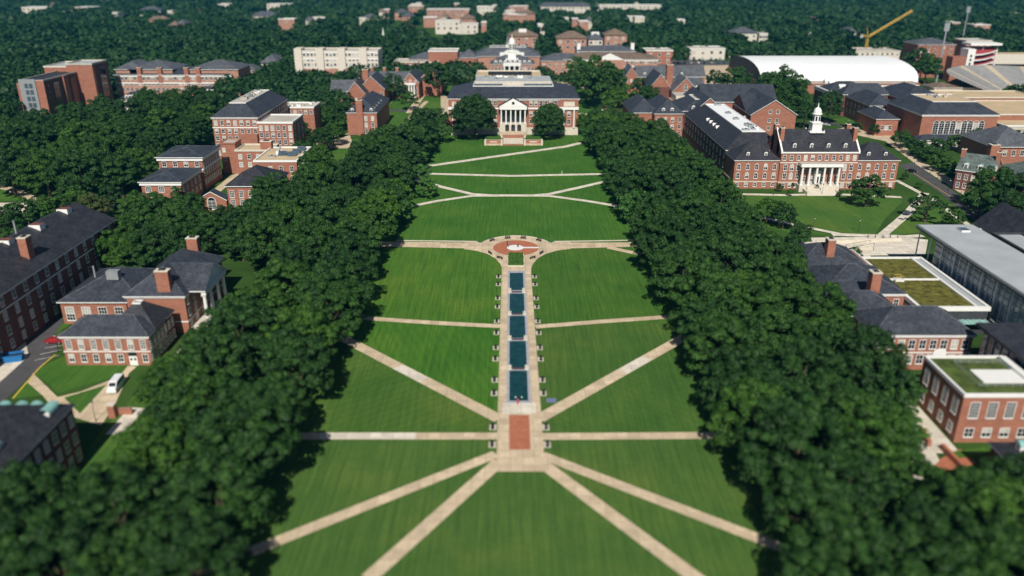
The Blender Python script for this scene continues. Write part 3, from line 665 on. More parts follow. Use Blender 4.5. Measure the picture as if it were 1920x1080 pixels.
# mid distance, left
x0, x1, y0, y1 = fr(650, 706, 212, 12, 186)
b = Bld('chimney_hall', 'narrow orange brick hall with wide end chimney, slate hip roof and white dormers', 'building', x0, x1, y0, y1, 12)
b.hip(6, .5, 1.0); b.chimney(x0+(x1-x0)*.45, y0-.5, 0, 19, 3.4, 2.2); b.win('F', 2, [8, 4.4, 1], 1.4, 2.2, a0=x1-8, a1=x1-.5)
for k in range(4): b.dormer(x1-1.5, y0+6+k*8, 12.4, 'R', 1.8, 1.8, 3, 'slate')
b.dormer(x0+3, y0+.8, 12.3, 'F', 1.6, 1.6, 3, 'slate'); b.dormer(x1-3, y0+.8, 12.3, 'F', 1.6, 1.6, 3, 'slate')
x0, x1, y0, y1 = fr(650, 684, 175, 10, 163)
b = Bld('gabled_house', 'brick gabled house with slate roofs and big chimney behind the narrow chimney hall', 'building', x0, x1, y0, y1, 10, panes=False)
b.gable('y', 7, .5); b.win('F', 3, [5, 1.6], 1.3, 2); b.chimney(x1-3, y1-4, 10, 22, 4, 3)
b.wall((x1-6, x1+11, y0+12, y0+40), 11); b.gable('y', 8, .5, r=(x1-6, x1+11, y0+12, y0+40), z=11); b.wall((x0-8, x0+2, y0+16, y0+34), 9); b.gable('x', 6, .5, r=(x0-14, x0+10, y0+16, y0+34), z=9, mat='slate_grey')
b.win('F', 3, [7, 3], 1.3, 2, r=(x1-4, x1+12, y0+12, y0+40))
x0, x1, y0, y1 = fr(754, 785, 157, 11, 145)
b = Bld('porticoed_hall', 'brick gable-ended hall with a white columned porch and long grey slate wing', 'building', x0, x1, y0, y1, 12)
b.gable('y', 6, .6); b.win('F', 3, [12.2], 1.2, 1.4)
b.columns([(x0+3+k*(x1-x0-6)/3, y0-2) for k in range(4)], 2, 10.5, .55); b.box('entablature', x0+2, x1-2, y0-2.8, y0, 10.5, 11.6, 'white_trim'); b.box('podium', x0+1, x1-1, y0-3.4, y0-.01, 0, 2, 'stone'); b.win('F', 3, [3], 1.4, 5, st='arch')
lx0 = GX(690, 150, 11); b.wall((lx0, x0-.1, y0+10, y1-2), 10.5); b.gable('x', 6, .5, r=(lx0, x0+6, y0+10, y1-2), z=10.5, mat='slate_grey'); b.win('F', 8, [6.6, 2.5], 1.3, 2, r=(lx0, x0, y0+10, y1))
b.wall((x1+.1, x1+14, y0+18, y1+18), 12.5); b.gable('y', 7, .5, r=(x1, x1+14, y0+18, y1+18), z=12.5, mat='slate_grey')
for k in range(3): b.chimney(lx0+2+k*9, y1-6, 12, 18.5, 2.2, 2)
# far left towers and ranges
x0, x1, y0, y1 = fr(36, 81, 153, 21, 131)
b = Bld('brick_tower_block', 'modern brick block with black roof, shade-darkened side and glazed end, at the far left', 'building', x0, x1, y0, y1, 21, wall='brick_deep_shade', panes=False)  # darker brick paints the shade on the side; the front keeps plain brick
b.flat(1, mat='shingle', edge='flat_roof'); b.box('end_wall', x1-4.6, x1+.3, y0-.5, y0-.01, -.5, 21.6, 'brick')
n_ = int((y1-y0)/9); b.win('R', n_, [17, 13.4, 9.8, 6.2], 1.6, 1.8, st='dark')
for k in (.38,): b.box('brick_fin', x1+.02, x1+1.2, y0+(y1-y0)*k, y0+(y1-y0)*k+5, -.5, 21.6, 'brick')
for k in (.18, .55, .8): b.box('glazed_strip', x1+.02, x1+.3, y0+(y1-y0)*k, y0+(y1-y0)*k+6, 3, 19, 'glass_dark')
b.box('glazed_stair', x0, x1-4.7, y0-1, y0-.02, -.5, 22.5, 'steel'); b.box('brick_edge', x0-1.6, x0-.02, y0-.8, y0+6, -.5, 20, 'brick')
for k in range(5):
    for j in (.34, .62): b.box('pane', x0+(x1-5-x0)*j, x0+(x1-5-x0)*(j+.22), y0-1.1, y0-1.02, 1.5+k*3.9, 4.3+k*3.9, 'glass_blue')
x0, x1, y0, y1 = fr(123, 172, 122, 26, 117)
b = Bld('brick_tower_block', 'tallest modern brick block with plain orange front and flat grey roof at far left', 'building', x0, x1, y0, y1+6, 26, wall='brick', panes=False)
b.flat(1.2, mat='flat_grey', edge='flat_roof'); b.box('shade_side', x1+.02, x1+.3, y0+1.5, y1+6, -.5, 25.6, 'brick_deep_shade'); b.win('R', 5, [21, 17, 13, 9], 1.8, 2.0, st='dark'); b.box('glazed_strip', x1+.31, x1+.5, y0+8, y0+16, 4, 24, 'glass_dark')  # sheet of darker brick laid over the right face paints its shade
x0, x1, y0, y1 = fr(76, 122, 128, 24, 122)
b = Bld('flat_brick_block', 'low flat-topped brick block peeking out behind the black-roofed block', 'building', x0, x1-1, y0+4, y1+14, 24, panes=False); b.flat(1, mat='flat_grey', edge='stone')
def range_(px0, px1, py, h, dep, label, wall='brick_pink', roof='slate', nseg=3, name='long_range', flat=False, rows=2, rise=4, wn=14, cream=True):
    x0, x1, y0, _ = fr(px0, px1, py, h, depth=dep)
    b = Bld(name, label, 'building', x0, x1, y0, y0+dep, h, wall=wall, panes=False)
    if flat: b.flat(1, mat=roof, edge='stone')
    else: b.hip(rise, .6, 1.0, mat=roof)
    n = max(3, int(wn)); zs = [h-3.2-3.8*k for k in range(rows)]; b.win('F', n, zs, 1.8, 2.0)
    if cream: b.band(h, 1.2, .2); b.band(h-5, .8, .15, name='string_course')
    return b, x0, x1, y0
b, x0, x1, y0 = range_(214, 433, 141, 15, 26, 'long pink brick range with cream bands and grey roof pavilions beyond the left grove', rows=3, wn=26)
for px, w_ in ((282, 30), (400, 34), (240, 18)):
    x = GX(px, 141, 15); b.wall((x-w_/2, x+w_/2, y0+2, y0+30), 18.5, mat='brick_pink'); b.hip(5, .8, 1, r=(x-w_/2, x+w_/2, y0+2, y0+30), z=18.5, mat='slate_grey')
for px in (262, 300, 350, 372): b.chimney(GX(px, 141, 15), y0+1, 10, 20, 3, 3, 'brick')
b, x0, x1, y0 = range_(453, 480, 133, 12, 16, 'small grey-roofed brick house far left of the cream range', roof='slate_grey', wn=5, cream=False, name='grey_roofed_house')
b, x0, x1, y0 = range_(225, 288, 186, 7, 12, 'low dark-roofed building with a row of white dormers among the left trees', wall='stone', wn=9, rows=1, cream=False, name='dormered_house')
for k in range(9): b.dormer(x0+3+k*(x1-x0-6)/8, y0+.5, 7.3, 'F', 2, 1.8, 3, 'slate_grey')
b.t.rotation_euler = (0, 0, .35)
b, x0, x1, y0 = range_(364, 406, 176, 7, 10, 'second low dark-roofed building with white dormers, nearer the tall hall', wall='stone', wn=6, rows=1, cream=False, name='dormered_house')
for k in range(5): b.dormer(x0+3+k*(x1-x0-6)/4, y0+.5, 7.3, 'F', 2, 1.8, 3, 'slate_grey')
b.t.rotation_euler = (0, 0, .3)
b, x0, x1, y0 = range_(552, 708, 97, 24, 22, 'long cream and pink five-storey block among far trees left of centre', wall='hall_cream', roof='flat_roof', flat=True, rows=4, wn=22, name='cream_block')
b.box('brick_storeys', x0-.2, x1-20, y0-.3, y0-.02, 0, 11, 'brick_pink')
for k in range(4): q = (x1-x0); b.wall((x0+k*q*.26, x0+k*q*.26+q*.09, y0-2, y0+10), 26.5, mat='hall_cream', name='bay')
# chapel steeple
x, y = G(720, 92, 0)
t = thing('chapel_steeple', 'thin white chapel steeple rising beside the cream block', 'steeple', x, y)
MB().box(-5, 5, -5, 14, 0, 7, 'brick', 'slate_grey').build('chapel_wall', t); MB().box(-2, 2, -2, 2, 7, 11, 'white_trim').build('tower', t); MB().cyl(0, 0, 11, 22, 1.8, .1, 'white_trim', 8).build('spire', t)
b, x0, x1, y0 = range_(738, 822, 118, 12, 24, 'red brick complex with stepped flat roofs left of the cupola hall', wall='brick', roof='flat_roof', flat=True, wn=12, cream=False, name='stepped_brick_block')
b.wall((x0+28, x0+52, y0+8, y0+30), 20); b.flat(.8, r=(x0+28, x0+52, y0+8, y0+30), z=20, mat='flat_roof'); b.wall((x0+54, x0+68, y0+4, y0+24), 15.5); b.hip(6, .5, 1, r=(x0+54, x0+68, y0+4, y0+24), z=15.5, mat='slate_grey')
# ================================================================ centre: library
lx0, lx1, ly = GX(842, 181, 20), GX(1083, 181, 20), 445
b = Bld('library', 'wide brick library with white columned pedimented portico at the head of the mall', 'building', lx0, lx1, ly, ly+46, 19.5)
cxx = GX(962, 245, 0)
b.hip(4.6, .9, run=14); b.band(19.5, .7, .5); b.band(14.8, .8, .4, name='string_course'); b.band(4.0, 4.4, .25, mat='base_stone', name='stone_base')
b.box('penthouse', lx0+14, lx1-14, ly+18, ly+40, 24, 26.6, 'base_stone', 'flat_grey'); b.box('roof_light', cxx-22, cxx-6, ly+16, ly+17.9, 24.1, 25.3, 'glass_blue'); b.box('roof_light', cxx+6, cxx+22, ly+16, ly+17.9, 24.1, 25.3, 'glass_blue')
b.units((lx0+18, lx1-18, ly+19, ly+38), 26.6, 12, 5)
for a0, a1 in ((lx0+11, cxx-8.5), (cxx+8.5, lx1-11)):
    b.win('F', 6, [16.0, 10.3, 6.0], 1.6, 2.3, a0=a0, a1=a1); b.win('F', 6, [1.2], 1.3, 1.3, a0=a0, a1=a1)
for a in (lx0+5, lx1-5):
    b.box('pavilion', a-5, a+5, ly-1.2, ly-.01, -.5, 19.3, 'brick'); b.box('relief_panel', a-3, a+3, ly-1.32, ly-1.21, 15.8, 18.2, 'stone'); b.box('stone_base', a-5.2, a+5.2, ly-1.4, ly-1.2, -.5, 4.2, 'stone')
    b.columns([(a-2.8, ly-1.7), (a+2.8, ly-1.7)], 4.2, 14, .42); b.box('entablature', a-5.2, a+5.2, ly-2.2, ly-1.2, 14, 15.4, 'white_trim')
    b.win('F', 1, [10.3, 6.0], 1.7, 2.5, r=(a-2, a+2, ly-1.2, ly+5))
pw = 7.3; b.box('portico_base', cxx-pw, cxx+pw, ly-5, ly-.3, -.5, 7.0, 'base_stone'); b.box('portico_recess', cxx-pw+.3, cxx+pw-.3, ly-.6, ly-.3, 7.0, 15.2, 'glass_dark')
for k in (-3.3, 0, 3.3):
    p = MB(); n = 8; P = [(-1.1, 0), (1.1, 0)]+[(1.1*cos(pi*i/n), 2.6+1.1*sin(pi*i/n)) for i in range(n+1)]
    p.poly([(q[0]+cxx+k-b.cx, ly-5.03-b.cy, q[1]+2.9) for q in P], 'glass_dark').build('arched_door', b.t)
b.columns([(cxx+k, ly-4.3) for k in (-6.5, -3.9, -1.3, 1.3, 3.9, 6.5)], 7.0, 14.6, .45); b.box('entablature', cxx-pw-.2, cxx+pw+.2, ly-5.2, ly-.3, 14.6, 16.2, 'white_trim')
pd = MB(); q0 = cxx-b.cx
P = [(q0-pw-.8, 16.2), (q0+pw+.8, 16.2), (q0, 20.6)]
pd.poly([(x, ly-5.3-b.cy, z) for x, z in P], 'white_trim'); pd.poly([(P[1][0], ly-5.5-b.cy, 16.2), (P[1][0], ly+6-b.cy, 16.2), (q0, ly+6-b.cy, 20.8), (q0, ly-5.5-b.cy, 20.8)], 'slate'); pd.poly([(q0, ly-5.5-b.cy, 20.8), (q0, ly+6-b.cy, 20.8), (P[0][0], ly+6-b.cy, 16.2), (P[0][0], ly-5.5-b.cy, 16.2)], 'slate')
pd.cyl(q0, ly-5.35-b.cy, 17.5, 17.6, .1, .1, 'brick'); o = pd.build('pediment', b.t)
MB().box(q0-.7, q0+.7, ly-5.4-b.cy, ly-5.31-b.cy, 17.4, 18.8, 'glass_dark').build('oculus', o)
# terrace and stairs before the library
tx0, tx1 = GX(909, 268), GX(1017, 268); ty0 = GY(273); ty1 = ly-5.6
t = thing('library_terrace', 'brick and stone stair terrace stepping down from the library to the lawn', 'staircase', cxx, ty0)
a = 5.3
st = MB()
for k in range(9): st.box(-a, a, 2+k*.95, 2.95+k*.95 if k < 8 else 10.6, 0, .2*(k+1), 'limestone')
st.build('steps', t)
MB().box(-a-.2, a+.2, .2, 1.9, 0, .9, 'brick', 'stone').build('front_wall', t)
for s_ in (-1, 1):
    xa, xb = (a+.3, tx1-cxx) if s_ > 0 else (tx0-cxx, -a-.3)
    MB().box(xa, xb, 3.2, 4.0, 0, 2.3, 'brick', 'stone').box(xa, xb, 4.0, 13, 0, 1.7, 'brick', 'grass').build('terrace_wall', t)
    MB().box(xa+.6, xb-.6, .4, 3.1, 0, .5, 'concrete').build('lower_landing', t)
    MB().box(xa, xa+.9, 0, 4.1, 0, 2.6, 'stone').box(xb-.9, xb, 0, 4.1, 0, 2.6, 'stone').build('pier', t)
    MB().box(xa+(xb-xa)*.3, xb-(xb-xa)*.3, 3.1, 3.19, 1.1, 1.6, 'stone').build('plaque', t)
    MB().box(xa+1, xb-1, 8, 11, 1.7, 2.7, 'hedge').build('hedge', t)
MB().box(-5.6, 5.6, 10.61, 11.1, 0, 3.6, 'brick', 'stone').build('upper_wall', t); MB().box(-7, 7, 11.11, ty1-ty0+.3, 0, 2.8, 'stone', 'concrete').build('upper_landing', t)
RECTS.append((tx0, tx1, ty0, ty1))
# buildings behind the library
x0, x1, y0, _ = fr(893, 1014, 152, 13, depth=30)
b = Bld('flat_tan_block', 'low flat tan-roofed block directly behind the library roof', 'building', x0, x1, y0, y0+30, 15, wall='brick', panes=False); b.flat(1.6, mat='flat_tan', edge='stone'); b.box('roof_slot', x0+8, x1-6, y0+10, y0+16, 15.3, 17.5, 'glass_dark', 'shingle')
x0, x1, y0, _ = fr(920, 1002, 121, 13, depth=22)
b = Bld('administration_hall', 'white-cupola brick hall with a white columned porch behind the library', 'building', x0, x1, y0, y0+22, 13, wall='brick_pink', panes=False)
b.hip(6, .6, 1, mat='slate_grey'); b.win('F', 12, [8.6, 4.6], 1.6, 2.2); xm = GX(960, 121, 13); b.box('porch', xm-7, xm+7, y0-5, y0-.1, 12.4, 14.5, 'white_trim'); b.columns([(xm+k, y0-4.2) for k in (-6, -2, 2, 6)], 0, 12.4, .8)
for k in range(8): b.dormer(x0+4+k*(x1-x0-8)/7, y0+.6, 13.3, 'F', 2.2, 2, 3, 'slate_grey')
def cupola(b, x, y, z, k=1.0):
    x -= b.cx; y -= b.cy; m = MB()
    m.box(x-4.4*k, x+4.4*k, y-4.4*k, y+4.4*k, z, z+.7*k, 'white_trim').box(x-2.8*k, x+2.8*k, y-2.8*k, y+2.8*k, z+.7*k, z+5.2*k, 'white_trim').box(x-3.1*k, x+3.1*k, y-3.1*k, y+3.1*k, z+5.2*k, z+5.7*k, 'white_trim')
    m.cyl(x, y, z+5.7*k, z+10.2*k, 2.3*k, 2.2*k, 'white_trim', 8).cyl(x, y, z+10.2*k, z+10.7*k, 2.8*k, 2.8*k, 'white_trim', 16)
    m.lathe(x, y, [(2.3*k, z+10.7*k), (2.25*k, z+11.9*k), (1.9*k, z+13*k), (1.1*k, z+13.9*k), (.35*k, z+14.3*k), (.3*k, z+15.4*k), (.02, z+17*k)], 'white_trim', 14)
    o = m.build('cupola', b.t)
    for i in range(8):
        a = pi/8+i*pi/4; MB().box(-.45*k, .45*k, -.05, .05, 0, 2.6*k, 'glass_dark').build('louvre', o, (x+2.2*k*cos(a), y+2.2*k*sin(a), z+6.6*k)).rotation_euler = (0, 0, a+pi/2)
    for sx in (-1, 1):
        for sy in (-1, 1): MB().cyl(x+sx*4*k, y+sy*4*k, z+.7*k, z+1.7*k, .3*k, .2*k, 'white_trim', 8).build('finial', o)
cupola(b, xm, y0+9, 16, 1.15)
x0, x1, y0, _ = fr(892, 1012, 106, 16, depth=36)
b = Bld('tiered_roof_hall', 'grand hall with tiered blue-grey roofs and white lunette rising behind the cupola hall', 'building', x0, x1, y0, y0+36, 16, wall='brick_pink', panes=False)
b.hip(6, .8, run=12, mat='slate_grey', top='slate_grey'); b.wall((x0+26, x1-26, y0+10, y0+30), 26, mat='hall_cream'); b.hip(6, 1, 1, r=(x0+26, x1-26, y0+10, y0+30), z=26, mat='slate_grey'); b.win('F', 9, [22.5], 2, 2, r=(x0+26, x1-26, y0+10, y0+30))
ln = MB(); ln.poly([(xm-b.cx+10*cos(pi*i/12), b.y0-.6, 13+9*sin(pi*i/12)) for i in range(13)], 'white_trim'); ln.prism([(xm-b.cx-10, b.y0-.55), (xm-b.cx+10, b.y0-.55), (xm-b.cx+10, b.y0+8), (xm-b.cx-10, b.y0+8)], 13, 19, 'white_trim'); ln.build('lunette', b.t)
b.wall((x0-56, x0-1, y0+2, y0+26), 13, mat='brick_pink'); b.hip(5, .6, 1, r=(x0-56, x0-1, y0+2, y0+26), z=13, mat='slate_grey'); b.wall((x1+1, x1+38, y0+2, y0+26), 12, mat='brick_pink'); b.hip(5, .6, 1, r=(x1+1, x1+38, y0+2, y0+26), z=12, mat='slate_grey')
b.win('F', 10, [8, 4], 1.8, 2, r=(x0-56, x0-1, y0+2, y0+20)); b.win('F', 7, [8, 4], 1.8, 2, r=(x1+1, x1+38, y0+2, y0+20))
b, x0, x1, y0 = range_(1056, 1234, 112, 13, 34, 'long brown-roofed brick hall with a white pediment right of the cupola hall', roof='roof_brown', wn=20, name='pedimented_hall')
xm = GX(1143, 112, 13); pd = MB(); pd.poly([(xm-12-b.cx, b.y0-2, 13), (xm+12-b.cx, b.y0-2, 13), (xm-b.cx, b.y0-2, 18.5)], 'white_trim').poly([(xm+12-b.cx, b.y0-2, 13), (xm+12-b.cx, b.y0+10, 13), (xm-b.cx, b.y0+10, 18.5), (xm-b.cx, b.y0-2, 18.5)], 'roof_brown').poly([(xm-b.cx, b.y0-2, 18.5), (xm-b.cx, b.y0+10, 18.5), (xm-12-b.cx, b.y0+10, 13), (xm-12-b.cx, b.y0-2, 13)], 'roof_brown'); pd.box(xm-12-b.cx, xm+12-b.cx, b.y0-2, b.y0-.3, 0, 13, 'brick_pink'); pd.build('pediment', b.t)
b, x0, x1, y0 = range_(1082, 1192, 97, 15, 24, 'blue-grey-roofed hall with two white end chimneys behind the pedimented hall', roof='slate_grey', wn=10, name='grey_roofed_hall')
for x in (x0+2, x1-2): b.chimney(x, y0+10, 14, 21.5, 3, 6, 'white_trim')
# ================================================================ right of the mall
x0, x1, y0, y1 = fr(1466, 1611, 285, 16, 262)
y1 = y0+19
b = Bld('cupola_hall', 'brick hall with white domed cupola, columned portico and two lower wings right of the lawn', 'building', x0, x1, y0, y1, 16)
b.gable('x', 7.5, .3, par=True, mat='shingle'); b.band(16, .5, .45, r=(x0+.4, x1-.4, y0, y0+2)); b.band(11.6, .3, .12, name='string_course'); b.band(3.3, .4, .14, mat='stone', name='stone_base')
b.win('F', 11, [12.6], 1.2, 2.0); b.win('F', 3, [8.2, 4.6], 1.3, 2.3, a0=x0+1, a1=x0+9, st='key'); b.win('F', 3, [8.2, 4.6], 1.3, 2.3, a0=x1-9, a1=x1-1, st='key'); b.win('F', 3, [1], 1.2, 1.6, a0=x0+1, a1=x0+9); b.win('F', 3, [1], 1.2, 1.6, a0=x1-9, a1=x1-1)
for k in range(4): b.dormer(x0+5.5+k*(x1-x0-11)/3, y0+1.4, 17.3, 'F', 1.3, 1.5, 3, 'shingle')
for x in (x0+.8, x1-.8):
    b.chimney(x, y0+5.5, 14, 25, 1.6, 2.6); b.chimney(x, y1-5.5, 14, 25, 1.6, 2.6)
cxm = (x0+x1)/2; cupola(b, cxm, y0+9.5, 22.6, .72)
pw = 8.4
b.box('podium', cxm-pw, cxm+pw, y0-4.2, y0-.02, -.4, 2.8, 'stone'); b.columns([(cxm+k, y0-3.5) for k in (-7.6, -4.6, -1.6, 1.6, 4.6, 7.6)], 2.8, 10.6, .48)
b.box('entablature', cxm-pw-.3, cxm+pw+.3, y0-4.4, y0-.02, 10.6, 11.9, 'white_trim', 'flat_roof'); b.box('portal', cxm-1.6, cxm+1.6, y0-.25, y0-.01, 2.8, 8.2, 'white_trim')
b.box('door', cxm-.8, cxm+.8, y0-.32, y0-.26, 2.8, 5.6, 'glass_dark'); b.win('F', 4, [3.4, 7.4], 1.2, 2.2, a0=cxm-7.5, a1=cxm+7.5, skip=()) 
st = MB()
for k in range(10): st.box(cxm-b.cx-5.4-k*.12, cxm-b.cx+5.4+k*.12, b.y0-4.2-(k+1)*.6, b.y0-4.2-k*.6, -.4, 2.5-k*.26, 'stone')
st.build('steps', b.t)
for s_ in (-1, 1): b.box('stair_wall', cxm+s_*6-.3 if s_ > 0 else cxm-6.9, cxm+s_*6.9 if s_ > 0 else cxm-5.7, y0-10, y0-4.2, -.4, 1.6, 'stone')
for (p0, p1, lab) in ((1379, 1464, 'left'), (1613, 1687, 'right')):
    a0, a1, b0, _ = fr(p0, p1, 302, 12, depth=15); b0 = max(b0, y0+.6) if False else y0+1.2
    if lab == 'left': a1 = x0-.02
    else: a0 = x1+.02
    r = (a0, a1, b0, b0+15); b.wall(r, 12, name='wing_wall'); b.hip(6, .5, 1, r=r, z=12, mat='shingle'); b.band(3.3, .4, .14, r=r, mat='stone', name='stone_base')
    b.win('F', 5, [8.3, 4.5], 1.3, 2.2, r=r, st='key', m=1.8); b.win('F', 5, [1], 1.2, 1.5, r=r, m=1.8)
    for k in (.3, .7): b.dormer(a0+(a1-a0)*k, b0+1.6, 13.3, 'F', 1.3, 1.5, 3, 'shingle')
    if lab == 'left':
        la0, la1 = a0, a1; r = (a0, a0+27, b0+15.02, b0+105); b.wall(r, 13, name='long_wing_wall', mat='brick_deep_shade'); b.hip(6.2, .6, run=9, r=r, z=13, mat='shingle', top='white_membrane')
        b.win('L', 14, [9, 5], 1.3, 2.2, r=r)
        for k in range(4):
            b.dormer(a0+3.4, b0+50+k*6.5, 15.2, 'L', 3.2, .4, 5, 'white_trim', tri=True)
        b.units((a0+10, a0+18, b0+22, b0+96), 19.5, 9, 12, ('steel', 'steel', 'white_trim'))
# gabled hall pair behind
x0, x1, y0, y1 = fr(1402, 1484, 210, 14, 192)
b = Bld('gabled_lab', 'orange brick hall with big grey slate gables behind the long white-topped roof', 'building', x0, x1, y0, y1+10, 14)
b.gable('x', 7, .6, mat='slate', r=(x0, x1-16, y0+1, y1+2)); b.wall((x1-24, x1, y0-8, y1+4), 14.01); b.gable('y', 7.5, .6, r=(x1-24, x1, y0-8, y1+4))
b.win('F', 4, [10, 6], 1.5, 1.8, a0=x0+1, a1=x1-25); b.win('F', 2, [14.6, 10, 6], 1.5, 1.8, r=(x1-24, x1, y0-8, y1), m=10)
r = (x0-18, x0+24, y0+28, y0+52); b.wall(r, 15); b.gable('x', 8, .6, r=r, z=15); r = (x0-26, x0-12, y0+8, y0+52); b.wall(r, 14, mat='brick_deep_shade'); b.gable('y', 6, .6, r=r, z=14)
b.win('L', 6, [10, 6], 1.4, 2, r=r)
# hipped halls in front of the trees
x0, x1, y0, y1 = fr(1228, 1282, 214, 12.5, 193)
b = Bld('slate_dormer_hall', 'orange brick hall with slate hip roof and paired white dormers behind the right trees', 'building', x0, x1, y0, y1, 12.5)
b.hip(6, .6, 1, mat='slate'); b.win('F', 4, [8.4, 4.6, .8], 1.5, 2.2); b.wall((x0-12, x0-.1, y0+6, y1+4), 12); b.hip(6, .5, 1, r=(x0-12, x0+3, y0+6, y1+4), z=12)
for k in (.3, .6): b.dormer(x0+(x1-x0)*k, y0+1.2, 13.2, 'F', 1.6, 1.8, 3, 'slate')
b.wall((x1+1.4, x1+22, y0+10, y1+6), 12.2, mat='brick_deep_shade'); b.hip(5, .5, .8, r=(x1+1.4, x1+22, y0+10, y1+6), z=12.2)
for k in (.3, .6, .8): b.dormer(x1+1.4+20*k, y0+11, 12.8, 'F', 1.6, 1.8, 3, 'slate')
b.box('link', x1-2, x1+1.3, y0+14, y1, 0, 12, 'brick'); b.box('roof_monitor', x1+4, x1+16, y1+7, y1+22, 12, 15.5, 'stone', 'flat_roof'); b.wall((x1+2, x1+20, y1+6.1, y1+24), 12)
# far gabled brick halls
x0, x1, y0, y1 = fr(1268, 1322, 170, 11, 158)
b = Bld('gabled_house', 'orange brick gabled hall with tall chimney and white-trimmed gable, right of the library', 'building', x0, x1, y0, y1, 11)
b.gable('x', 6, .5, mat='slate_grey'); b.win('F', 6, [7.4, 3.6], 1.4, 2); b.wall((x0-3, x0+13, y0-5, y0+18), 11.5); b.gable('y', 8, .5, r=(x0-3, x0+13, y0-5, y0+18), z=11.5, mat='slate_grey'); b.win('F', 3, [7.5, 3.6], 1.3, 1.9, r=(x0-3, x0+13, y0-5, y0)); b.win('F', 1, [12], 2.2, 2.4, r=(x0-3, x0+13, y0-5, y0), st='arch')
b.wall((x0-16, x0-3.1, y0+6, y0+36), 12.5, mat='brick_deep_shade'); b.gable('y', 8, .5, r=(x0-16, x0-3.1, y0+6, y0+36), z=12.5, mat='slate'); b.chimney(x0-3, y0+12, 12, 26, 4.2, 4); b.chimney(x1-1, y0+16, 10, 17, 1.5, 1.5)
for k in (.55, .7): b.dormer(x0+(x1-x0)*k, y0+1.2, 11.8, 'F', 1.5, 1.6, 3, 'slate_grey')
x0, x1, y0, y1 = fr(1172, 1196, 146, 11, 138)
b = Bld('gabled_house', 'long grey-roofed brick hall with a front gable above the trees, left of the tall-chimney hall', 'building', x0, x1, y0, y1, 11.5)
b.gable('y', 7, .5, mat='slate_grey'); b.win('F', 3, [8, 4], 1.4, 2); r = (x1, x1+50, y0+6, y0+24); b.wall((x1+.1, x1+50, y0+6, y0+24), 11); b.gable('x', 6.5, .5, r=r, z=11, mat='slate_grey'); b.win('F', 9, [7.4, 3.4], 1.3, 2, r=r)
for k in range(4): b.dormer(x1+6+k*9, y0+7, 11.6, 'F', 1.6, 1.7, 3, 'slate_grey')
# student union group
x0, x1, y0, y1 = fr(1730, 1873, 216, 15, 180)
b = Bld('arched_window_hall', 'brick hall with nine tall arched windows, charcoal roof and flat tan top at right', 'building', x0, x1, y0, y0+42, 15)
b.hip(5.2, .6, run=9, top='flat_tan'); b.band(15, .6, .4); b.win('F', 9, [5.2], 2.6, 5.6, st='arch', m=8)
r = (x0-14, x1-4, y0-12, y0-5); b.wall((x0-5, x1-4, y0-12, y0-6), 4.2, mat='stone'); b.hip(2.2, .8, 1, r=(x0-5, x1-4, y0-12, y0-5), z=4.2); 
for k in range(9): b.win('F', 1, [.2], 3, 1.8, r=(x0+2+k*7.5, x0+7+k*7.5, y0-12, y0-6), st='arch', name='arcade_arch')
b.units((x0+14, x1-14, y0+12, y0+32), 20.5, 6, 3)
x0b, x1b, y0b, _ = fr(1648, 1716, 226, 9, depth=26)
b = Bld('union_hall', 'long brick building with charcoal hip roofs and red parasols along its left side', 'building', x0b, x0-2.2, y0b+3, y0b+28, 9)
b.hip(4, .6, run=6.5, top='flat_tan'); b.win('F', 3, [3.4], 1.5, 2.3, m=4)
u0, u1, v0, v1 = fr(1639, 1690, 202, 12, 181); v0 = max(v0, y0b+28.4)
r = (u0, u1, v0, v1); b.wall(r, 12); b.hip(5.4, .7, 1, r=r, z=12); b.win('L', 6, [7.6, 3.4], 1.4, 2.2, r=r, m=3); b.win('F', 1, [8, 3.6], 2.0, 2.4, r=(u0, u0+9, v0, v0+4))
w0, w1 = v1+.1, GY(166, 12)
r = (u0-2, u0+26, w0, w1-22); b.wall(r, 13, mat='brick_deep_shade'); b.hip(6, .7, 1, r=r, z=13); b.win('L', 7, [8, 3.6], 1.4, 2.4, r=r)
for k in range(5): b.dormer(u0+1, w0+8+k*8.5, 14.2, 'L', 3, 1.4, 4, 'white_trim', tri=True)
b.columns([(u0-6, w0+14+k*5) for k in range(5)], 0, 12, .7); b.box('portico_roof', u0-7.4, u0-2.1, w0+12, w0+36, 12, 13.6, 'white_trim')
r = (u0-8, u0+22, w1-21.9, w1); b.wall(r, 12, mat='brick_deep_shade'); b.hip(6, .7, 1, r=r, z=12)
e0, e1, f0, f1 = fr(1650, 1776, 187, 13, 170); e0 = max(e0, u0+26.2)
r = (e0, e1, f0, f0+40); b.wall(r, 13); b.hip(6.2, .7, run=13, r=r, z=13, top='flat_tan')
r = (x1+1, x1+70, y0+14, y0+60); b.wall(r, 12.5); b.flat(.7, r=r, z=12.5, mat='flat_tan', edge='stone'); r = (x1-10, x1+60, y0+62, y0+88); b.wall(r, 14); b.flat(.7, r=r, z=14, mat='flat_tan', edge='stone')
x0, x1, y0, _ = fr(1884, 1960, 236, 10, depth=30)
b = Bld('curved_annex', 'low pale annex with ribbon windows at the right edge beside the arched-window hall', 'building', x0, x1, y0, y0+24, 9.5, wall='limestone', panes=False)
b.flat(.8, mat='flat_tan'); b.win('F', 12, [5.2], 1.7, 2.6, st='dark'); b.win('F', 4, [.6], 3.2, 1.6, st='arch')
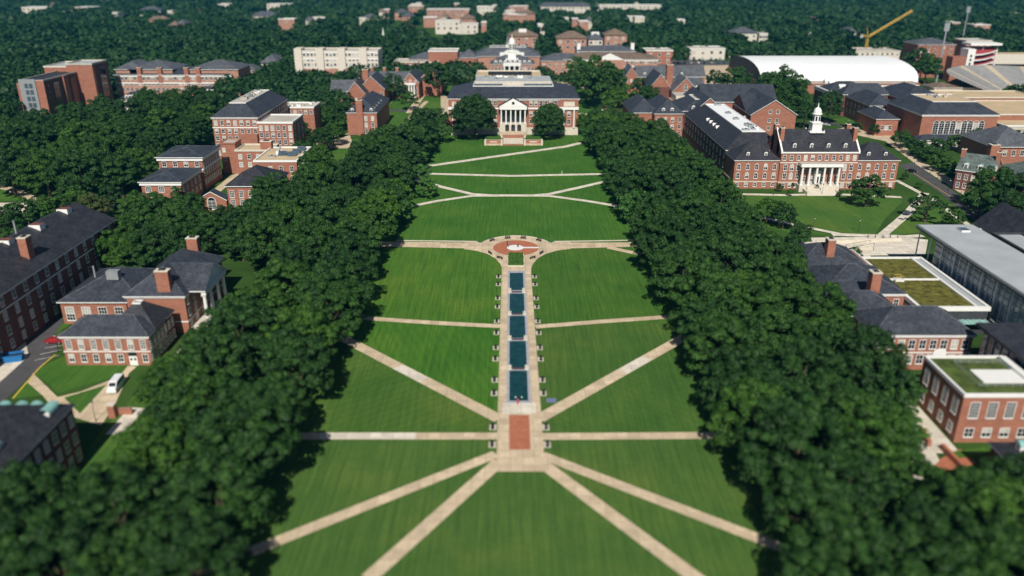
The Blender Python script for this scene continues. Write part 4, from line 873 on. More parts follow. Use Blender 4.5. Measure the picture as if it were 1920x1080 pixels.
# white air-supported dome, built in a lathe-like barrel of real depth
dx0, dx1, dy0, dy1 = GX(1424, 157, 3), GX(1722, 157, 3), GY(157, 3), GY(157, 3)+96
t = thing('field_dome', 'huge white fabric barrel roof over the sports field, right of centre', 'dome', (dx0+dx1)/2, (dy0+dy1)/2)
mb = MB(); n = 14; hw = (dx1-dx0)/2; hd = (dy1-dy0)/2
def arc_(i): a = pi*i/n; return (-hd*cos(a), 13*sin(a)**.7 if 0 < i < n else 0)
for i in range(n):
    (ya, za), (yb, zb) = arc_(i), arc_(i+1)
    ins = lambda z: .6
    mb.poly([(-hw+ins(za), ya, za+4), (hw-ins(za), ya, za+4), (hw-ins(zb), yb, zb+4), (-hw+ins(zb), yb, zb+4)], 'white_membrane')
for s_ in (-1, 1): mb.poly([(s_*(hw-.6), arc_(i)[0], arc_(i)[1]+4) for i in (range(n+1) if s_ < 0 else range(n, -1, -1))], 'wall_slate')
mb.build('roof_membrane', t); MB().box(-hw, hw, -hd-1, hd+1, 0, 4.1, 'brick').build('base_wall', t)
for k in range(9): MB().box(-hw+8+k*hw*2/9, -hw+8.4+k*hw*2/9, -hd-1.3, -hd-1.02, 0, 4, 'stone').build('pilaster', t)
RECTS.append((dx0, dx1, dy0, dy1))
x0, x1, y0, _ = fr(1512, 1725, 160, 6, depth=14)
b = Bld('brick_annex', 'low flat brick annex with pale panels along the foot of the white barrel roof', 'building', x0, x1, y0, y0+14, 6.5, panes=False); b.flat(.6, edge='brick'); 
for k in range(3): b.box('panel', x0+28+k*13, x0+38+k*13, y0-.2, y0-.01, 1, 6, 'white_trim')
b.win('F', 5, [2], 2.4, 2.2, a0=x0+72, a1=x1-30)
x0, x1, y0, _ = fr(1752, 1836, 165, 5, depth=12)
b = Bld('service_building', 'low brown-roofed service building between the dome and the stadium seats', 'building', x0, x1, y0, y0+16, 5, wall='stone', panes=False); b.hip(2.5, 1, 1, mat='roof_brown'); b.win('F', 5, [1], 3, 2, st='plain')
# stadium
x, y = G(1872, 160, 0)
t = thing('stadium', 'stadium with grey curved seating and brick and white press tower, upper right', 'stadium', x, y)
mb = MB(); nrow = 20; c0 = (GX(1985, 196, 0)-x, GY(196, 0)-y)
for k in range(nrow):
    r0, r1 = .42+k*.029, .42+(k+1)*.029
    for i in range(26):
        a, c = pi*(.22+.64*i/26), pi*(.22+.64*(i+1)/26); z = k*.7
        P = [(c0[0]+rr*cos(q)*60, c0[1]+rr*sin(q)*100) for rr, q in ((r0, a), (r1, a), (r1, c), (r0, c))]
        m_ = 'seat_grey' if i % 5 else 'flat_roof'
        mb.poly([(*P[3], z), (*P[2], z), (*P[1], z), (*P[0], z)][::-1], m_); mb.poly([(*P[1], z), (*P[2], z), (*P[2], z+.7), (*P[1], z+.7)], 'concrete' if i % 5 == 0 else 'seat_grey')
mb.build('seating_bowl', t)
tx0, tx1, ty0 = GX(1778, 153, 0)-x, GX(1812, 153, 0)-x, GY(153, 0)-y
tx1 += 2
MB().box(tx0, tx1-6, ty0, ty0+10, -.5, 19, 'brick').build('tower_wall', t); MB().box(tx1-6, tx1, ty0-1, ty0+10, -.5, 25, 'white_trim').build('stair_tower', t)
for k in range(6): MB().box(tx1-3.8, tx1-2.4, ty0-1.2, ty0-1.02, 4+k*3, 5.8+k*3, 'glass_dark').build('window', t)
for k in range(5):
    z = 4+k*4.2; d_ = MB()
    for j in range(6):
        a_, c_ = j/6, (j+1)/6; f_ = lambda u: (tx1+.5+23*u, ty0+1+10*u**1.6, z+2.6*u**1.8)
        p_, q_ = f_(a_), f_(c_)
        d_.poly([p_, q_, (q_[0], q_[1]+8, q_[2]+2.2), (p_[0], p_[1]+8, p_[2]+2.2)], 'seat_red'); d_.poly([(p_[0], p_[1]-.1, p_[2]-.9), (q_[0], q_[1]-.1, q_[2]-.9), (q_[0], q_[1]-.1, q_[2]+.2), (p_[0], p_[1]-.1, p_[2]+.2)], 'white_trim')
    d_.build('deck', t)
MB().box(tx1+.2, tx1+24, ty0+20, ty0+23, -.5, 25, 'flat_grey').build('back_wall', t)
for k in range(3): MB().box(tx1+.4+k*11.5, tx1+1.2+k*11.5, ty0+11.5, ty0+12.3, -.5, 27, 'white_trim').build('frame', t)
MB().box(tx1, tx1+25, ty0+8, ty0+22, 27, 28.6, 'white_trim').build('press_roof', t)
MB().box(tx1+26, tx1+120, ty0+40, ty0+54, -.5, 17, 'hall_cream', 'flat_tan').box(tx1+26, tx1+120, ty0+39, ty0+39.9, 6, 9, 'glass_dark').build('concourse', t)
for px, py, hh, lab in ((1755, 155, 44, 'left'), (1800, 96, 44, 'right')):
    a, c = G(px, py, 0); f = thing('floodlight_mast', f'tall pale stadium floodlight mast, {lab} one of the two beside the press tower', 'floodlight', a, c)
    MB().cyl(0, 0, 0, hh, .9, .5, 'steel', 8).build('mast', f); MB().box(-2, 2, -.4, .4, hh-5, hh+1, 'steel').build('lamp_rack', f)
b, x0, x1, y0 = range_(1722, 1792, 84, 26, 26, 'far brick hall with blue-grey roof and pale tall windows behind the stadium masts', wall='brick', roof='slate_grey', wn=5, rows=2, cream=False, name='far_brick_hall')
b, x0, x1, y0 = range_(1812, 1860, 78, 26, 20, 'square flat brick block behind the press tower', wall='brick', roof='flat_grey', wn=4, flat=True, rows=2, cream=False, name='far_brick_block')
b, x0, x1, y0 = range_(1604, 1688, 97, 10, 30, 'white and brick construction block at the foot of the yellow crane', wall='hall_cream', roof='flat_roof', flat=True, wn=9, rows=1, cream=False, name='construction_block')
# crane
x, y = G(1620, 111, 0)
t = thing('tower_crane', 'yellow tower crane with its jib raised to the right beyond the white barrel roof', 'crane', x, y)
def lattice(p, q, w_, r, nseg, name):
    p = np.array(p, float); q = np.array(q, float); d = (q-p)/np.linalg.norm(q-p); a = np.cross(d, (0, 1, 0)); a /= np.linalg.norm(a); c = np.cross(d, a); mb = MB()
    cr = [(a+c)*w_/2, (a-c)*w_/2, (-a-c)*w_/2, (-a+c)*w_/2]
    for o in cr: mb.tube(p+o, q+o, r, r, 'crane_yellow', 5)
    for k in range(nseg):
        s0 = p+(q-p)*k/nseg; s1 = p+(q-p)*(k+1)/nseg
        for i in range(4): mb.tube(s0+cr[i], s1+cr[(i+1) % 4], r*.7, r*.7, 'crane_yellow', 4)
    return mb.build(name, t)
t.scale = (.88, .88, .82); lattice((0, 0, 0), (0, 0, 26), 2, .3, 10, 'mast'); lattice((1, 0, 26), (44, 0, 55), 1.7, .26, 20, 'jib'); lattice((0, 0, 26), (-8, 0, 28), 1.6, .25, 4, 'counter_jib')
MB().box(-8.4, -5.4, -1.2, 1.2, 24.6, 27.6, 'flat_grey').build('counterweight', t); MB().box(-1.2, 1.4, -2.6, -.8, 25.6, 28, 'crane_yellow').box(-1.0, 1.2, -2.65, -2.6, 26.4, 27.7, 'glass_dark').build('cab', t)
MB().tube((0, 0, 27), (-2, 0, 36), .35, .25, 'crane_yellow').tube((-2, 0, 36), (-7.5, 0, 28), .12, .12, 'dark_metal').tube((-2, 0, 36), (38, 0, 51), .1, .1, 'dark_metal').build('apex', t)
# houses at the right edge
x0, x1, y0, y1 = fr(1814, 1868, 316, 8.5, 283)
b = Bld('green_roofed_house', 'brick house with grey-green slate roof, dormers and a tall chimney at the right edge', 'house', x0, x1+1, y0-8, y0+14, 8.5, wall='brick_deep_shade')
b.t.rotation_euler = (0, 0, R(-38)); b.gable('x', 5, .5, mat='slate_green'); b.win('F', 5, [4.8, 1.2], 1.1, 2.0, m=1.5)
for k in range(3): b.dormer(x0+3+k*5.2, y0-6.8, 9.2, 'F', 1.6, 1.5, 2.5, 'copper')
b.chimney(x1+1, y0+1, 3, 16, 1.6, 2.4); b.chimney(x0, y0+1, 3, 15.5, 1.6, 2.0)
b = Bld('green_roofed_house', 'second grey-green-roofed brick house cut by the right edge, nearer the camera', 'house', x1+4, x1+22, y0-14, y0+6, 8); b.hip(4.5, .5, 1, mat='slate_green'); b.win('F', 5, [4.6, 1.2], 1.1, 2)
x0, x1, y0, y1 = fr(1862, 1960, 276, 9, 262)
b = Bld('blue_roofed_hall', 'square brick hall with pyramid blue-grey roof at the right edge above the houses', 'building', x0, x1, y0, y0+28, 9); b.hip(7, .8, 1, mat='slate_grey'); b.win('F', 6, [5], 1.6, 2.4); b.chimney(x0-2, y0-4, 0, 11, 4, 3)
# near right group
x0, x1, y0, y1 = fr(1612, 1878, 0, 0, depth=1)
gx0, gx1, gy0, gy1 = 105.0, 122.9, GY(580, 7), GY(486, 7)
b = Bld('green_roof_link', 'low link building with two olive sedum roof beds framed in white', 'building', gx0, gx1, gy0, gy1, 6.6, wall='wall_slate', panes=False)
b.flat(1.1, mat='flat_roof', edge='white_trim', over=.3, th=.55)
ymid = GY(527, 7)
b.box('sedum_bed', gx0+.6, gx1-3.4, gy0+.6, ymid-.3, 6.7, 7.35, 'sedum'); b.box('sedum_bed', gx0+.6, gx1-3.4, ymid+.3, gy1-.6, 6.7, 7.35, 'sedum')
b.box('divider', gx0+.6, gx1-3.4, ymid-.29, ymid+.29, 6.7, 7.72, 'white_trim'); b.box('divider', gx1-3.39, gx1-2.7, gy0+.6, gy1-.6, 6.7, 7.72, 'white_trim'); b.box('gravel_strip', gx1-2.69, gx1-.6, gy0+.6, gy1-.6, 6.7, 7.4, 'flat_grey')
hx, hy = G(1685, 522, 8); hm = MB().box(-1.2, 1.2, -1, 1, 0, .4, 'white_trim')
for a, c in ((-1, -.8), (1, -.8), (-1, .8), (1, .8)): hm.tube((a, c, .4), (a, c, 1.5), .05, .05, 'paint_yellow')
hm.tube((-1, -.8, 1.5), (1, -.8, 1.5), .05, .05, 'paint_yellow').tube((-1, .8, 1.5), (1, .8, 1.5), .05, .05, 'paint_yellow').tube((-1, -.8, 1.5), (-1, .8, 1.5), .05, .05, 'paint_yellow').build('roof_hatch', b.t, (hx-b.cx, hy-b.cy, 7.4))
b.box('canopy_glass', gx0+1, gx1-1, gy0-3.2, gy0-.6, 4.2, 4.4, 'copper')
for k in range(16): b.box('canopy_bar', gx0+1+k*1.45, gx0+1.12+k*1.45, gy0-3.2, gy0-.6, 4.42, 4.55, 'white_trim')
b.box('glazed_wall', gx0-.3, gx0-.01, gy0+1, gy1-20, 0, 6, 'glass_blue')
# glass pavilion
px0, px1, py0, py1 = 124.6, 140.2, 148, GY(425, 15)
b = Bld('glass_pavilion', 'long glass-walled pavilion with flat pale grey roof and slim white columns', 'building', px0, px1, py0, py1, 15, base=False)
b.wall((px0+.8, px1, py0+1, py1-9), 14.2, mat='glass_pale', name='glass_wall')
b.box('fascia', px0-.8, px1+.8, py0, py1+.8, 14.4, 15.3, 'wall_slate', 'flat_grey'); b.box('roof', px0-.5, px1+.5, py0+.3, py1+.5, 15.31, 15.5, 'flat_grey'); b.box('roof_edge', px0-1, px0-.81, py0, py1+.8, 14.9, 15.5, 'steel')
mb = MB()
nn_ = int((py1-10-py0)/2.4)
for k in range(nn_): y = py0+1+k*2.4; mb.box(px0+.6-b.cx, px0+.79-b.cx, y-.08-b.cy, y+.08-b.cy, 0, 14.3, 'white_trim')
for z in (2.2, 4.4, 6.6, 8.8, 10.6, 12.4): mb.box(px0+.55-b.cx, px0+.79-b.cx, py0+1-b.cy, py1-9-b.cy, z, z+.16, 'steel')
mb.build('mullions', b.t)
b.columns([(px0+.3, py1-k*7) for k in range(0, 13)], 0, 14.4, .22); b.columns([(px0+.3+k*6, py1) for k in range(1, 4)], 0, 14.4, .3)
b.box('skylight', px0+8.8, px0+11.4, py1-7, py1-4, 15.5, 16.1, 'white_trim', 'glass_blue')
rr = random.Random(4)
x0, x1, y0, y1 = px1+1, px1+30, GY(470, 12), GY(408, 12)
b = Bld('dark_slab_hall', 'dark grey slab block and slate gable behind the glass pavilion at the right edge', 'building', 142, 150.5, 150, 224, 15, wall='wall_slate', panes=False); b.flat(.8, mat='flat_grey', edge='wall_slate'); b.box('panel', 141.7, 141.99, 200, 210, 2, 8, 'glass_blue')
b = Bld('slate_gable_hall', 'charcoal gable-roofed hall with white verge behind the glass pavilion', 'building', 151, 169, 205, GY(425, 9), 9, panes=False); b.gable('y', 8, .6, mat='shingle'); b.win('F', 5, [6, 2], 1.4, 2)
# brick halls with chimneys beside the green roof
a0, a1 = 82.5, 104.6; c0_, c1_ = GY(552, 8), GY(468, 8)
b = Bld('chimney_roof_hall', 'brick hall with slate hip roofs and two square brick chimneys, left of sedum roofs', 'building', a0, a1, c0_, c1_, 8)
b.hip(4.6, .5, 1.0, r=(a0, a1, c0_, c0_+20)); b.band(8, .4, .35); b.win('F', 4, [4.6, 1.2], 1.2, 2.0, m=2); b.hip(4.6, .5, 1.0, r=(a0, a1-2, c0_+19, c1_), z=8.3)
b.chimney(GX(1638, 560, 9), GY(556, 9), 0, 15.8, 2.4, 2.6); b.chimney(GX(1554, 476, 11), GY(476, 11), 8, 15.5, 2.2, 2.6)
# two-storey brick range
a0, a1, c0_, _ = fr(1640, 1826, 629, 9, depth=16)
b = Bld('two_storey_range', 'two-storey brick range with charcoal roof and white curved pediment behind the green-roofed brick box', 'building', a0, a1, c0_, c0_+13, 9)
b.hip(4.4, .5, 1.0, mat='slate'); b.band(9, .4, .35); b.win('F', 9, [5.6, 1.7], 1.4, 2.2, m=1.6); b.band(4.7, .3, .1, name='string_course')
xm = GX(1752, 650, 5); pb = MB(); n = 10
pb.prism([(xm-b.cx-1.6, b.y0-.5), (xm-b.cx+1.6, b.y0-.5), (xm-b.cx+1.6, b.y0-.02), (xm-b.cx-1.6, b.y0-.02)], 0, 4.6, 'white_trim')
pb.poly([(xm-b.cx+1.6*cos(pi*i/n), b.y0-.5, 4.6+1.3*sin(pi*i/n)) for i in range(n+1)], 'white_trim'); pb.build('door_surround', b.t)
b.wall((a0-4, a0+12, c0_+13.1, c0_+24), 8.6, name='rear_wing_wall'); b.hip(4, .5, 1, r=(a0-4, a0+12, c0_+12, c0_+24), z=8.6)
# dark glass wing at the right edge
b = Bld('dark_glass_wing', 'glass-walled wing with black roof behind the green-roofed brick box at the right edge', 'building', 106.6, 128, 112, GY(608, 13.5), 13.4, base=False)
b.wall((107.6, 127.8, 112.5, GY(608, 13.5)-.6), 13, mat='glass_blue', name='glass_wall'); b.box('roof', 105.9, 128.4, 111.5, GY(608, 13.5)+.5, 13.02, 13.7, 'shingle')
mb = MB()
yy = 113
while yy < GY(608, 13.5)-1: mb.box(107.3-b.cx, 107.59-b.cx, yy-.12-b.cy, yy+.12-b.cy, 0, 13, 'steel'); yy += 2.6
for z in (4, 8, 10.5): mb.box(107.4-b.cx, 107.59-b.cx, 112.5-b.cy, GY(608, 13.5)-.8-b.cy, z, z+.15, 'steel')
mb.build('mullions', b.t)
# brick box with the green roof
x0, x1, y0, y1 = 89.3, 106.5, GY(740, 11), GY(668, 11)
b = Bld('green_roof_box', 'square brick building with grass roof, white penthouse panel and tall grid windows, lower right', 'building', x0, x1, y0, y1, 10.4)
b.flat(.75, mat='sedum_green', edge='white_trim', over=.15, th=.35); b.box('roof_panel', x0+6.5, x1-2, y0+5, y1-6, 10.7, 11.0, 'white_trim')
b.box('parapet_band', x1-2, x1-.4, y0+3, y1-1, 10.7, 11.6, 'white_trim')
rl = MB()
q = [(x0+4.5, y0+3.2), (x0+4.5, y1-3), (x1-2.4, y1-3)]
for a, c in (((x0+4.5, y0+3.4), (x0+4.5, y1-3)), ((x0+4.5, y0+3.4), (x1-2.4, y0+3.4)), ((x0+4.5, y1-3), (x1-2.4, y1-3))):
    for z in (11.2, 11.7): rl.tube((a[0]-b.cx, a[1]-b.cy, z), (c[0]-b.cx, c[1]-b.cy, z), .05, .05, 'steel', 4)
    for k in range(7): u = k/6; rl.tube((a[0]+(c[0]-a[0])*u-b.cx, a[1]+(c[1]-a[1])*u-b.cy, 10.7), (a[0]+(c[0]-a[0])*u-b.cx, a[1]+(c[1]-a[1])*u-b.cy, 11.7), .05, .05, 'steel', 4)
rl.build('railing', b.t)
b.win('F', 4, [5.8], 1.7, 3.4, a0=x0+.8, a1=x0+15, st='big'); b.win('F', 4, [1.4], 1.7, 1.9, a0=x0+.8, a1=x0+15, st='blind'); b.win('L', 4, [5.6], 1.6, 3.5, st='big', m=2.4); b.win('L', 4, [1.4], 1.4, 2.0, st='blind', m=2.4)
# lower right corner roof
x0 = GX(1862, 836, 7); y1 = GY(834, 7)
b = Bld('corner_hall', 'charcoal-roofed brick hall with a pale teal dormer in the lower right corner', 'building', x0, x0+26, y1-26, y1, 7, wall='brick_deep_shade')
b.hip(5, .5, 1, mat='shingle'); b.dormer(x0+2.4, y1-3.2, 7.6, 'L', 1.8, 1.6, 3.4, 'copper'); b.dormer(x0+2.4, y1-9, 7.6, 'L', 1.8, 1.6, 3.4, 'copper'); b.win('L', 6, [3.6], 1.2, 1.8)
# distant halls among the far trees
FAR = [(952, 1008, 68, 14, 'brick_pink', 'roof_brown', 'brown-roofed brick hall with a white turret, left one of the far hilltop halls'), (1044, 1100, 72, 14, 'brick_pink', 'roof_brown', 'brown-roofed brick hall, middle one of the far hilltop halls'),
       (1104, 1130, 74, 12, 'hall_cream', 'slate_grey', 'small cream hall with turret between the far brown roofs'), (1134, 1176, 66, 12, 'brick_pink', 'roof_brown', 'brown-roofed brick hall, right one of the far hilltop halls'),
       (1212, 1262, 96, 10, 'brick', 'flat_roof', 'low red brick building right of the grey-roofed hall'), (1294, 1360, 92, 8, 'hall_cream', 'flat_roof', 'long low cream building above the far car park'), (1374, 1420, 62, 10, 'hall_cream', 'slate_grey', 'pale house cluster among far trees above the car park'),
       (1424, 1440, 64, 8, 'hall_cream', 'flat_roof', 'tiny pale house right of the pale house cluster'), (816, 862, 40, 14, 'hall_cream', 'flat_roof', 'pale far block left of the hilltop halls'), (860, 896, 46, 10, 'hall_cream', 'flat_roof', 'low wide pale far building just below the pale far block'),
       (1500, 1520, 62, 8, 'hall_cream', 'flat_roof', 'tiny white house between the house cluster and the crane'), (1870, 1920, 110, 10, 'hall_cream', 'flat_tan', 'long cream stand beside the stadium at the right edge'), (362, 382, 80, 9, 'hall_cream', 'flat_grey', 'small white house alone among the far left trees'),
       (1590, 1606, 62, 9, 'hall_cream', 'slate_grey', 'small pale house left of the crane cab'), (490, 522, 118, 8, 'hall_cream', 'slate_grey', 'grey roofed house left of the cream block'), (800, 880, 18, 14, 'brick_pink', 'flat_grey', 'long pink far block near the skyline left of centre'), (955, 990, 12, 14, 'brick_pink', 'flat_roof', 'pink far block near the skyline at the centre'), (1010, 1110, 12, 10, 'hall_cream', 'slate_grey', 'long pale shopping strip near the skyline'), (1120, 1240, 10, 10, 'hall_cream', 'flat_roof', 'pale far strip near the skyline right of centre'), (40, 90, 14, 14, 'hall_cream', 'flat_grey', 'pale far block near the skyline at far left'), (140, 176, 14, 14, 'brick_pink', 'flat_grey', 'pinkish far block near the skyline at left'), (118, 134, 22, 10, 'hall_cream', 'flat_roof', 'tiny white far house at left'), (210, 220, 24, 10, 'hall_cream', 'flat_roof', 'tiny far white building'), (260, 300, 20, 10, 'hall_cream', 'slate_grey', 'low pale far building left of centre'), (408, 430, 8, 12, 'hall_cream', 'flat_roof', 'bright far block at the skyline'), (500, 545, 8, 12, 'hall_cream', 'flat_roof', 'white far blocks at the skyline'), (470, 520, 30, 8, 'hall_cream', 'slate_grey', 'pale ring of far houses'), (580, 620, 34, 8, 'hall_cream', 'flat_roof', 'scattered pale far houses')]
for i, (p0, p1, py, h, wl, rf, lab) in enumerate(FAR):
    h = h+2
    x0, x1, y0, _ = fr(p0, p1, py, h, depth=24)
    b = Bld('far_hall' if py > 30 else 'far_block', lab, 'building', x0, x1, y0, y0+24, h, wall=wl, panes=False); 
    if rf.startswith('flat'): b.flat(.8, mat=rf)
    else: b.hip(6, 1, 1, mat=rf, eave=rf)
    b.win('F', max(3, int((x1-x0)/7)), [h-4.5, h-10], 2.6, 2.6, st='plain')
    if 'turret' in lab: b.box('turret', (x0+x1)/2-4, (x0+x1)/2+4, y0+6, y0+14, h, h+7, 'white_trim', 'slate_grey')

rf = random.Random(21)
def far_house(x, y, w_, d, h, wl, rf_, rz=0):
    b = Bld('far_house', 'small building scattered in the far woodland towards the skyline', 'building', x, x+w_, y, y+d, h, wall=wl, panes=False, group='scattered far buildings')
    b.hip(5, 1, 1, mat=rf_, eave=rf_) if rf.random() < .5 else b.flat(1, mat='flat_roof')
    b.win('F', max(2, int(w_/6)), [h-4], 1.8, 2.0, st='plain')
for k in range(44):
    px = rf.choice((rf.uniform(0, 1920), rf.gauss(900, 200), rf.uniform(640, 1250))); py = rf.choice((6, 10, 16, 22, 28, 34, 40))+rf.uniform(-2, 2)
    x, y = G(px, py, 16); far_house(x, y, rf.choice((8, 10, 14, 24))*rf.uniform(.8, 1.3), rf.uniform(12, 22), rf.uniform(11, 14), rf.choice(('hall_cream', 'brick_pink', 'stone', 'brick_pink')), rf.choice(('slate_grey', 'flat_roof', 'roof_brown')))
# ================================================================ side roads, walks and lawns away from the mall
psheet('parking_lot', [(-120, 560), (60, 560), (120, 600), (108, 655), (74, 690), (40, 722), (-10, 768), (-160, 770), (-260, 700)], ZL+.02, 'asphalt')
psheet('paving', [(-20, 646), (48, 640), (54, 668), (-10, 726), (-30, 700)], ZL+.05, 'concrete_pale')
for a, c in (((84, 653), (116, 648)), ((75, 665), (116, 656)), ((65, 676), (110, 667))): path([a, c], .16, ZL+.045, 'paint_white', 'road_marking')
path([(104, 665), (74, 690), (48, 720), (24, 748)], .35, ZL+.06, 'paint_yellow', 'kerb')
grass('lawn_patch', .6, 2.2, .08, (.055, .13, .022))
psheet('lawn', [(72, 690), (120, 668), (205, 672), (250, 684), (222, 705), (106, 738), (95, 722), (66, 702)], ZL+.01, 'lawn_patch')
psheet('lawn', [(120, 746), (200, 722), (150, 776)], ZL+.05, 'lawn_patch'); psheet('lawn', [(48, 715), (78, 742), (20, 750)], ZL+.05, 'lawn_patch')
psheet('paving', [(62, 700), (52, 718), (80, 742), (95, 760), (130, 780), (190, 798), (215, 760), (242, 700), (256, 688), (240, 686), (224, 706), (150, 735), (108, 745)], ZL+.025, 'concrete')
psheet('lawn', [(196, 800), (232, 770), (300, 660), (328, 664), (420, 600), (430, 700), (260, 900), (130, 900)], ZL, 'lawn_side')
path([(336, 668), (366, 630)], 2.6, ZL+.05, 'concrete_pale'); path([(360, 640), (392, 606)], 1.2, ZL+.06, 'stone', 'path')
psheet('lawn', [(92, 640), (118, 606), (136, 606), (112, 622), (100, 640)], ZL+.04, 'lawn_patch')
path([(214, 815), (246, 778), (260, 765)], 3.5, ZL+.03, 'concrete_pale'); path([(245, 840), (225, 885), (200, 930), (150, 1010), (120, 1070)], 3.4, ZL+.03, 'concrete')
path([(380, 470), (352, 380), (392, 370), (440, 330), (620, 262), (660, 250)], 4, ZL+.02, 'concrete')
path([(585, 262), (620, 272), (700, 262)], 3, ZL+.03, 'concrete'); psheet('paving', [(610, 255), (655, 252), (665, 278), (618, 278)], ZL+.02, 'concrete')
psheet('lawn', [(655, 262), (730, 255), (720, 300), (600, 300)], ZL, 'lawn_patch')
psheet('lawn', [(0, 352), (50, 366), (66, 376), (0, 377)], ZL, 'lawn_patch'); path([(-20, 345), (30, 358), (70, 376), (40, 384), (-20, 382)], 4, ZL+.03, 'concrete'); psheet('parking_lot', [(-20, 382), (68, 378), (50, 398), (-20, 402)], ZL+.05, 'concrete_pale')
# around the library
psheet('lawn', [(725, 190), (825, 180), (830, 200), (770, 250), (700, 230)], ZL, 'lawn_patch'); path([(725, 206), (850, 214)], 7, ZL+.04, 'asphalt', 'road')
path([(768, 212), (790, 180), (820, 176)], 5, ZL+.06, 'concrete'); path([(800, 214), (812, 236), (790, 250)], 6, ZL+.06, 'concrete'); path([(760, 232), (775, 214), (800, 190)], 3, ZL+.05, 'concrete'); path([(834, 180), (836, 214)], 6, ZL+.05, 'concrete')
path([(796, 246), (850, 248), (905, 251)], 6, ZL+.05, 'concrete'); path([(1020, 250), (1120, 243), (1130, 215), (1145, 190)], 5, ZL+.05, 'concrete')
psheet('lawn', [(1083, 165), (1130, 165), (1128, 212), (1083, 212)], ZL, 'lawn_far'); path([(1085, 213), (1120, 217)], 5, ZL+.04, 'concrete'); path([(1065, 155), (1110, 170), (1130, 166)], 4, ZL+.05, 'concrete'); psheet('lawn', [(840, 150), (892, 148), (880, 170), (840, 178)], ZL, 'lawn_patch')
path([(1020, 150), (1075, 160)], 8, ZL+.05, 'concrete')
# right: lawn before the cupola hall, its paths and the road beside it
psheet('lawn', [(1390, 364), (1560, 364), (1680, 368), (1692, 378), (1660, 410), (1640, 440), (1590, 440), (1450, 412), (1400, 380)], ZL+.01, 'lawn_side')
psheet('lawn', [(1715, 372), (1800, 385), (1790, 420), (1715, 438), (1670, 440), (1700, 400)], ZL+.01, 'lawn_side')
psheet('lawn', [(1400, 415), (1450, 420), (1570, 442), (1480, 436)], ZL, 'lawn_patch')
path([(1380, 364), (1470, 366), (1560, 364), (1690, 370)], 2.6, ZL+.04, 'concrete_pale'); path([(1430, 408), (1500, 424), (1590, 442)], 2.4, ZL+.04, 'concrete_pale'); path([(1735, 362), (1700, 402), (1650, 445)], 3.2, ZL+.05, 'concrete_pale')
path([(1680, 338), (1745, 372), (1820, 425)], 2.2, ZL+.05, 'concrete_pale'); path([(1560, 440), (1700, 444), (1730, 442)], 3, ZL+.06, 'concrete_pale')
psheet('plaza', [(1520, 446), (1690, 444), (1740, 450), (1735, 478), (1600, 480), (1530, 468)], ZL+.05, 'concrete_pale'); psheet('plaza', [(1480, 455), (1620, 450), (1640, 500), (1480, 500)], ZL+.03, 'concrete_pale')
psheet('road', [(1685, 310), (1712, 304), (1900, 440), (1860, 440), (1760, 360)], ZL+.02, 'asphalt'); path([(1700, 316), (1790, 374), (1880, 436)], .25, ZL+.05, 'paint_yellow', 'road_marking'); path([(1712, 304), (1800, 360), (1915, 442)], .5, ZL+.12, 'stone', 'kerb')
psheet('paving', [(1600, 236), (1650, 240), (1690, 262), (1705, 285), (1812, 348), (1806, 366), (1720, 310), (1660, 265), (1560, 244)], ZL+.06, 'concrete')
path([(1540, 225), (1600, 242)], 5, ZL+.05, 'asphalt', 'road'); psheet('lawn', [(1700, 285), (1740, 290), (1815, 342), (1800, 345)], ZL+.07, 'lawn_patch'); psheet('lawn', [(1560, 224), (1600, 218), (1625, 236), (1585, 240)], ZL+.05, 'lawn_patch')
psheet('paving', [(1320, 150), (1390, 128), (1392, 116), (1230, 112), (1230, 122)], ZL+.02, 'asphalt'); psheet('paving', [(1230, 124), (1390, 122), (1395, 160), (1330, 165)], ZL+.06, 'concrete')
psheet('paving', [(1700, 190), (1760, 170), (1920, 195), (1920, 205), (1760, 190)], ZL+.05, 'concrete')
# walks by the green-roofed brick box
psheet('paving', [(1614, 700), (1682, 700), (1722, 762), (1790, 838), (1800, 850), (1745, 850), (1700, 790), (1640, 730)], ZL+.03, 'concrete_pale'); path([(1660, 690), (1740, 860), (1700, 900), (1734, 920), (1760, 990)], 4, ZL+.05, 'concrete_pale')
psheet('garden_bed', [(1668, 672), (1705, 676), (1712, 705), (1664, 704)], ZL+.06, 'mulch'); psheet('lawn', [(1770, 850), (1860, 836), (1850, 850), (1790, 862)], ZL+.06, 'lawn_patch')
psheet('plaza', [(1748, 868), (1800, 842), (1830, 870), (1770, 885)], ZL+.04, 'brick_paving')
for k, (a, c) in enumerate((((1765, 842), (1806, 884)), ((1728, 812), (1742, 838)))):
    p, q = np.array(G(*a)), np.array(G(*c)); d = (q-p)/np.linalg.norm(q-p); nn = np.array((-d[1], d[0]))*.35
    o = MB().prism([tuple(p-nn), tuple(q-nn), tuple(q+nn), tuple(p+nn)], 0, 1.3, 'brick', 'brick_paving').build('garden_wall'); tag(o, ['low brick garden wall beside the charcoal corner roof, lower right', 'short brick garden wall at the foot of the green-roofed brick box'][k], 'garden wall')
for k, (px, py) in enumerate(((213, 768),)):
    a, c = G(px, py+14); o = MB().box(a-.7, a+.7, c-.6, c+.6, 0, 3.0, 'brick').box(a-.8, a+.8, c-.7, c+.7, 3, 3.2, 'stone').box(a+.71, a+3.6, c+.9, c+1.4, 0, 1.6, 'brick').build('gate_pier'); tag(o, 'short brick gate pier with pale cap beside the walk, left of the tree row', 'pier')
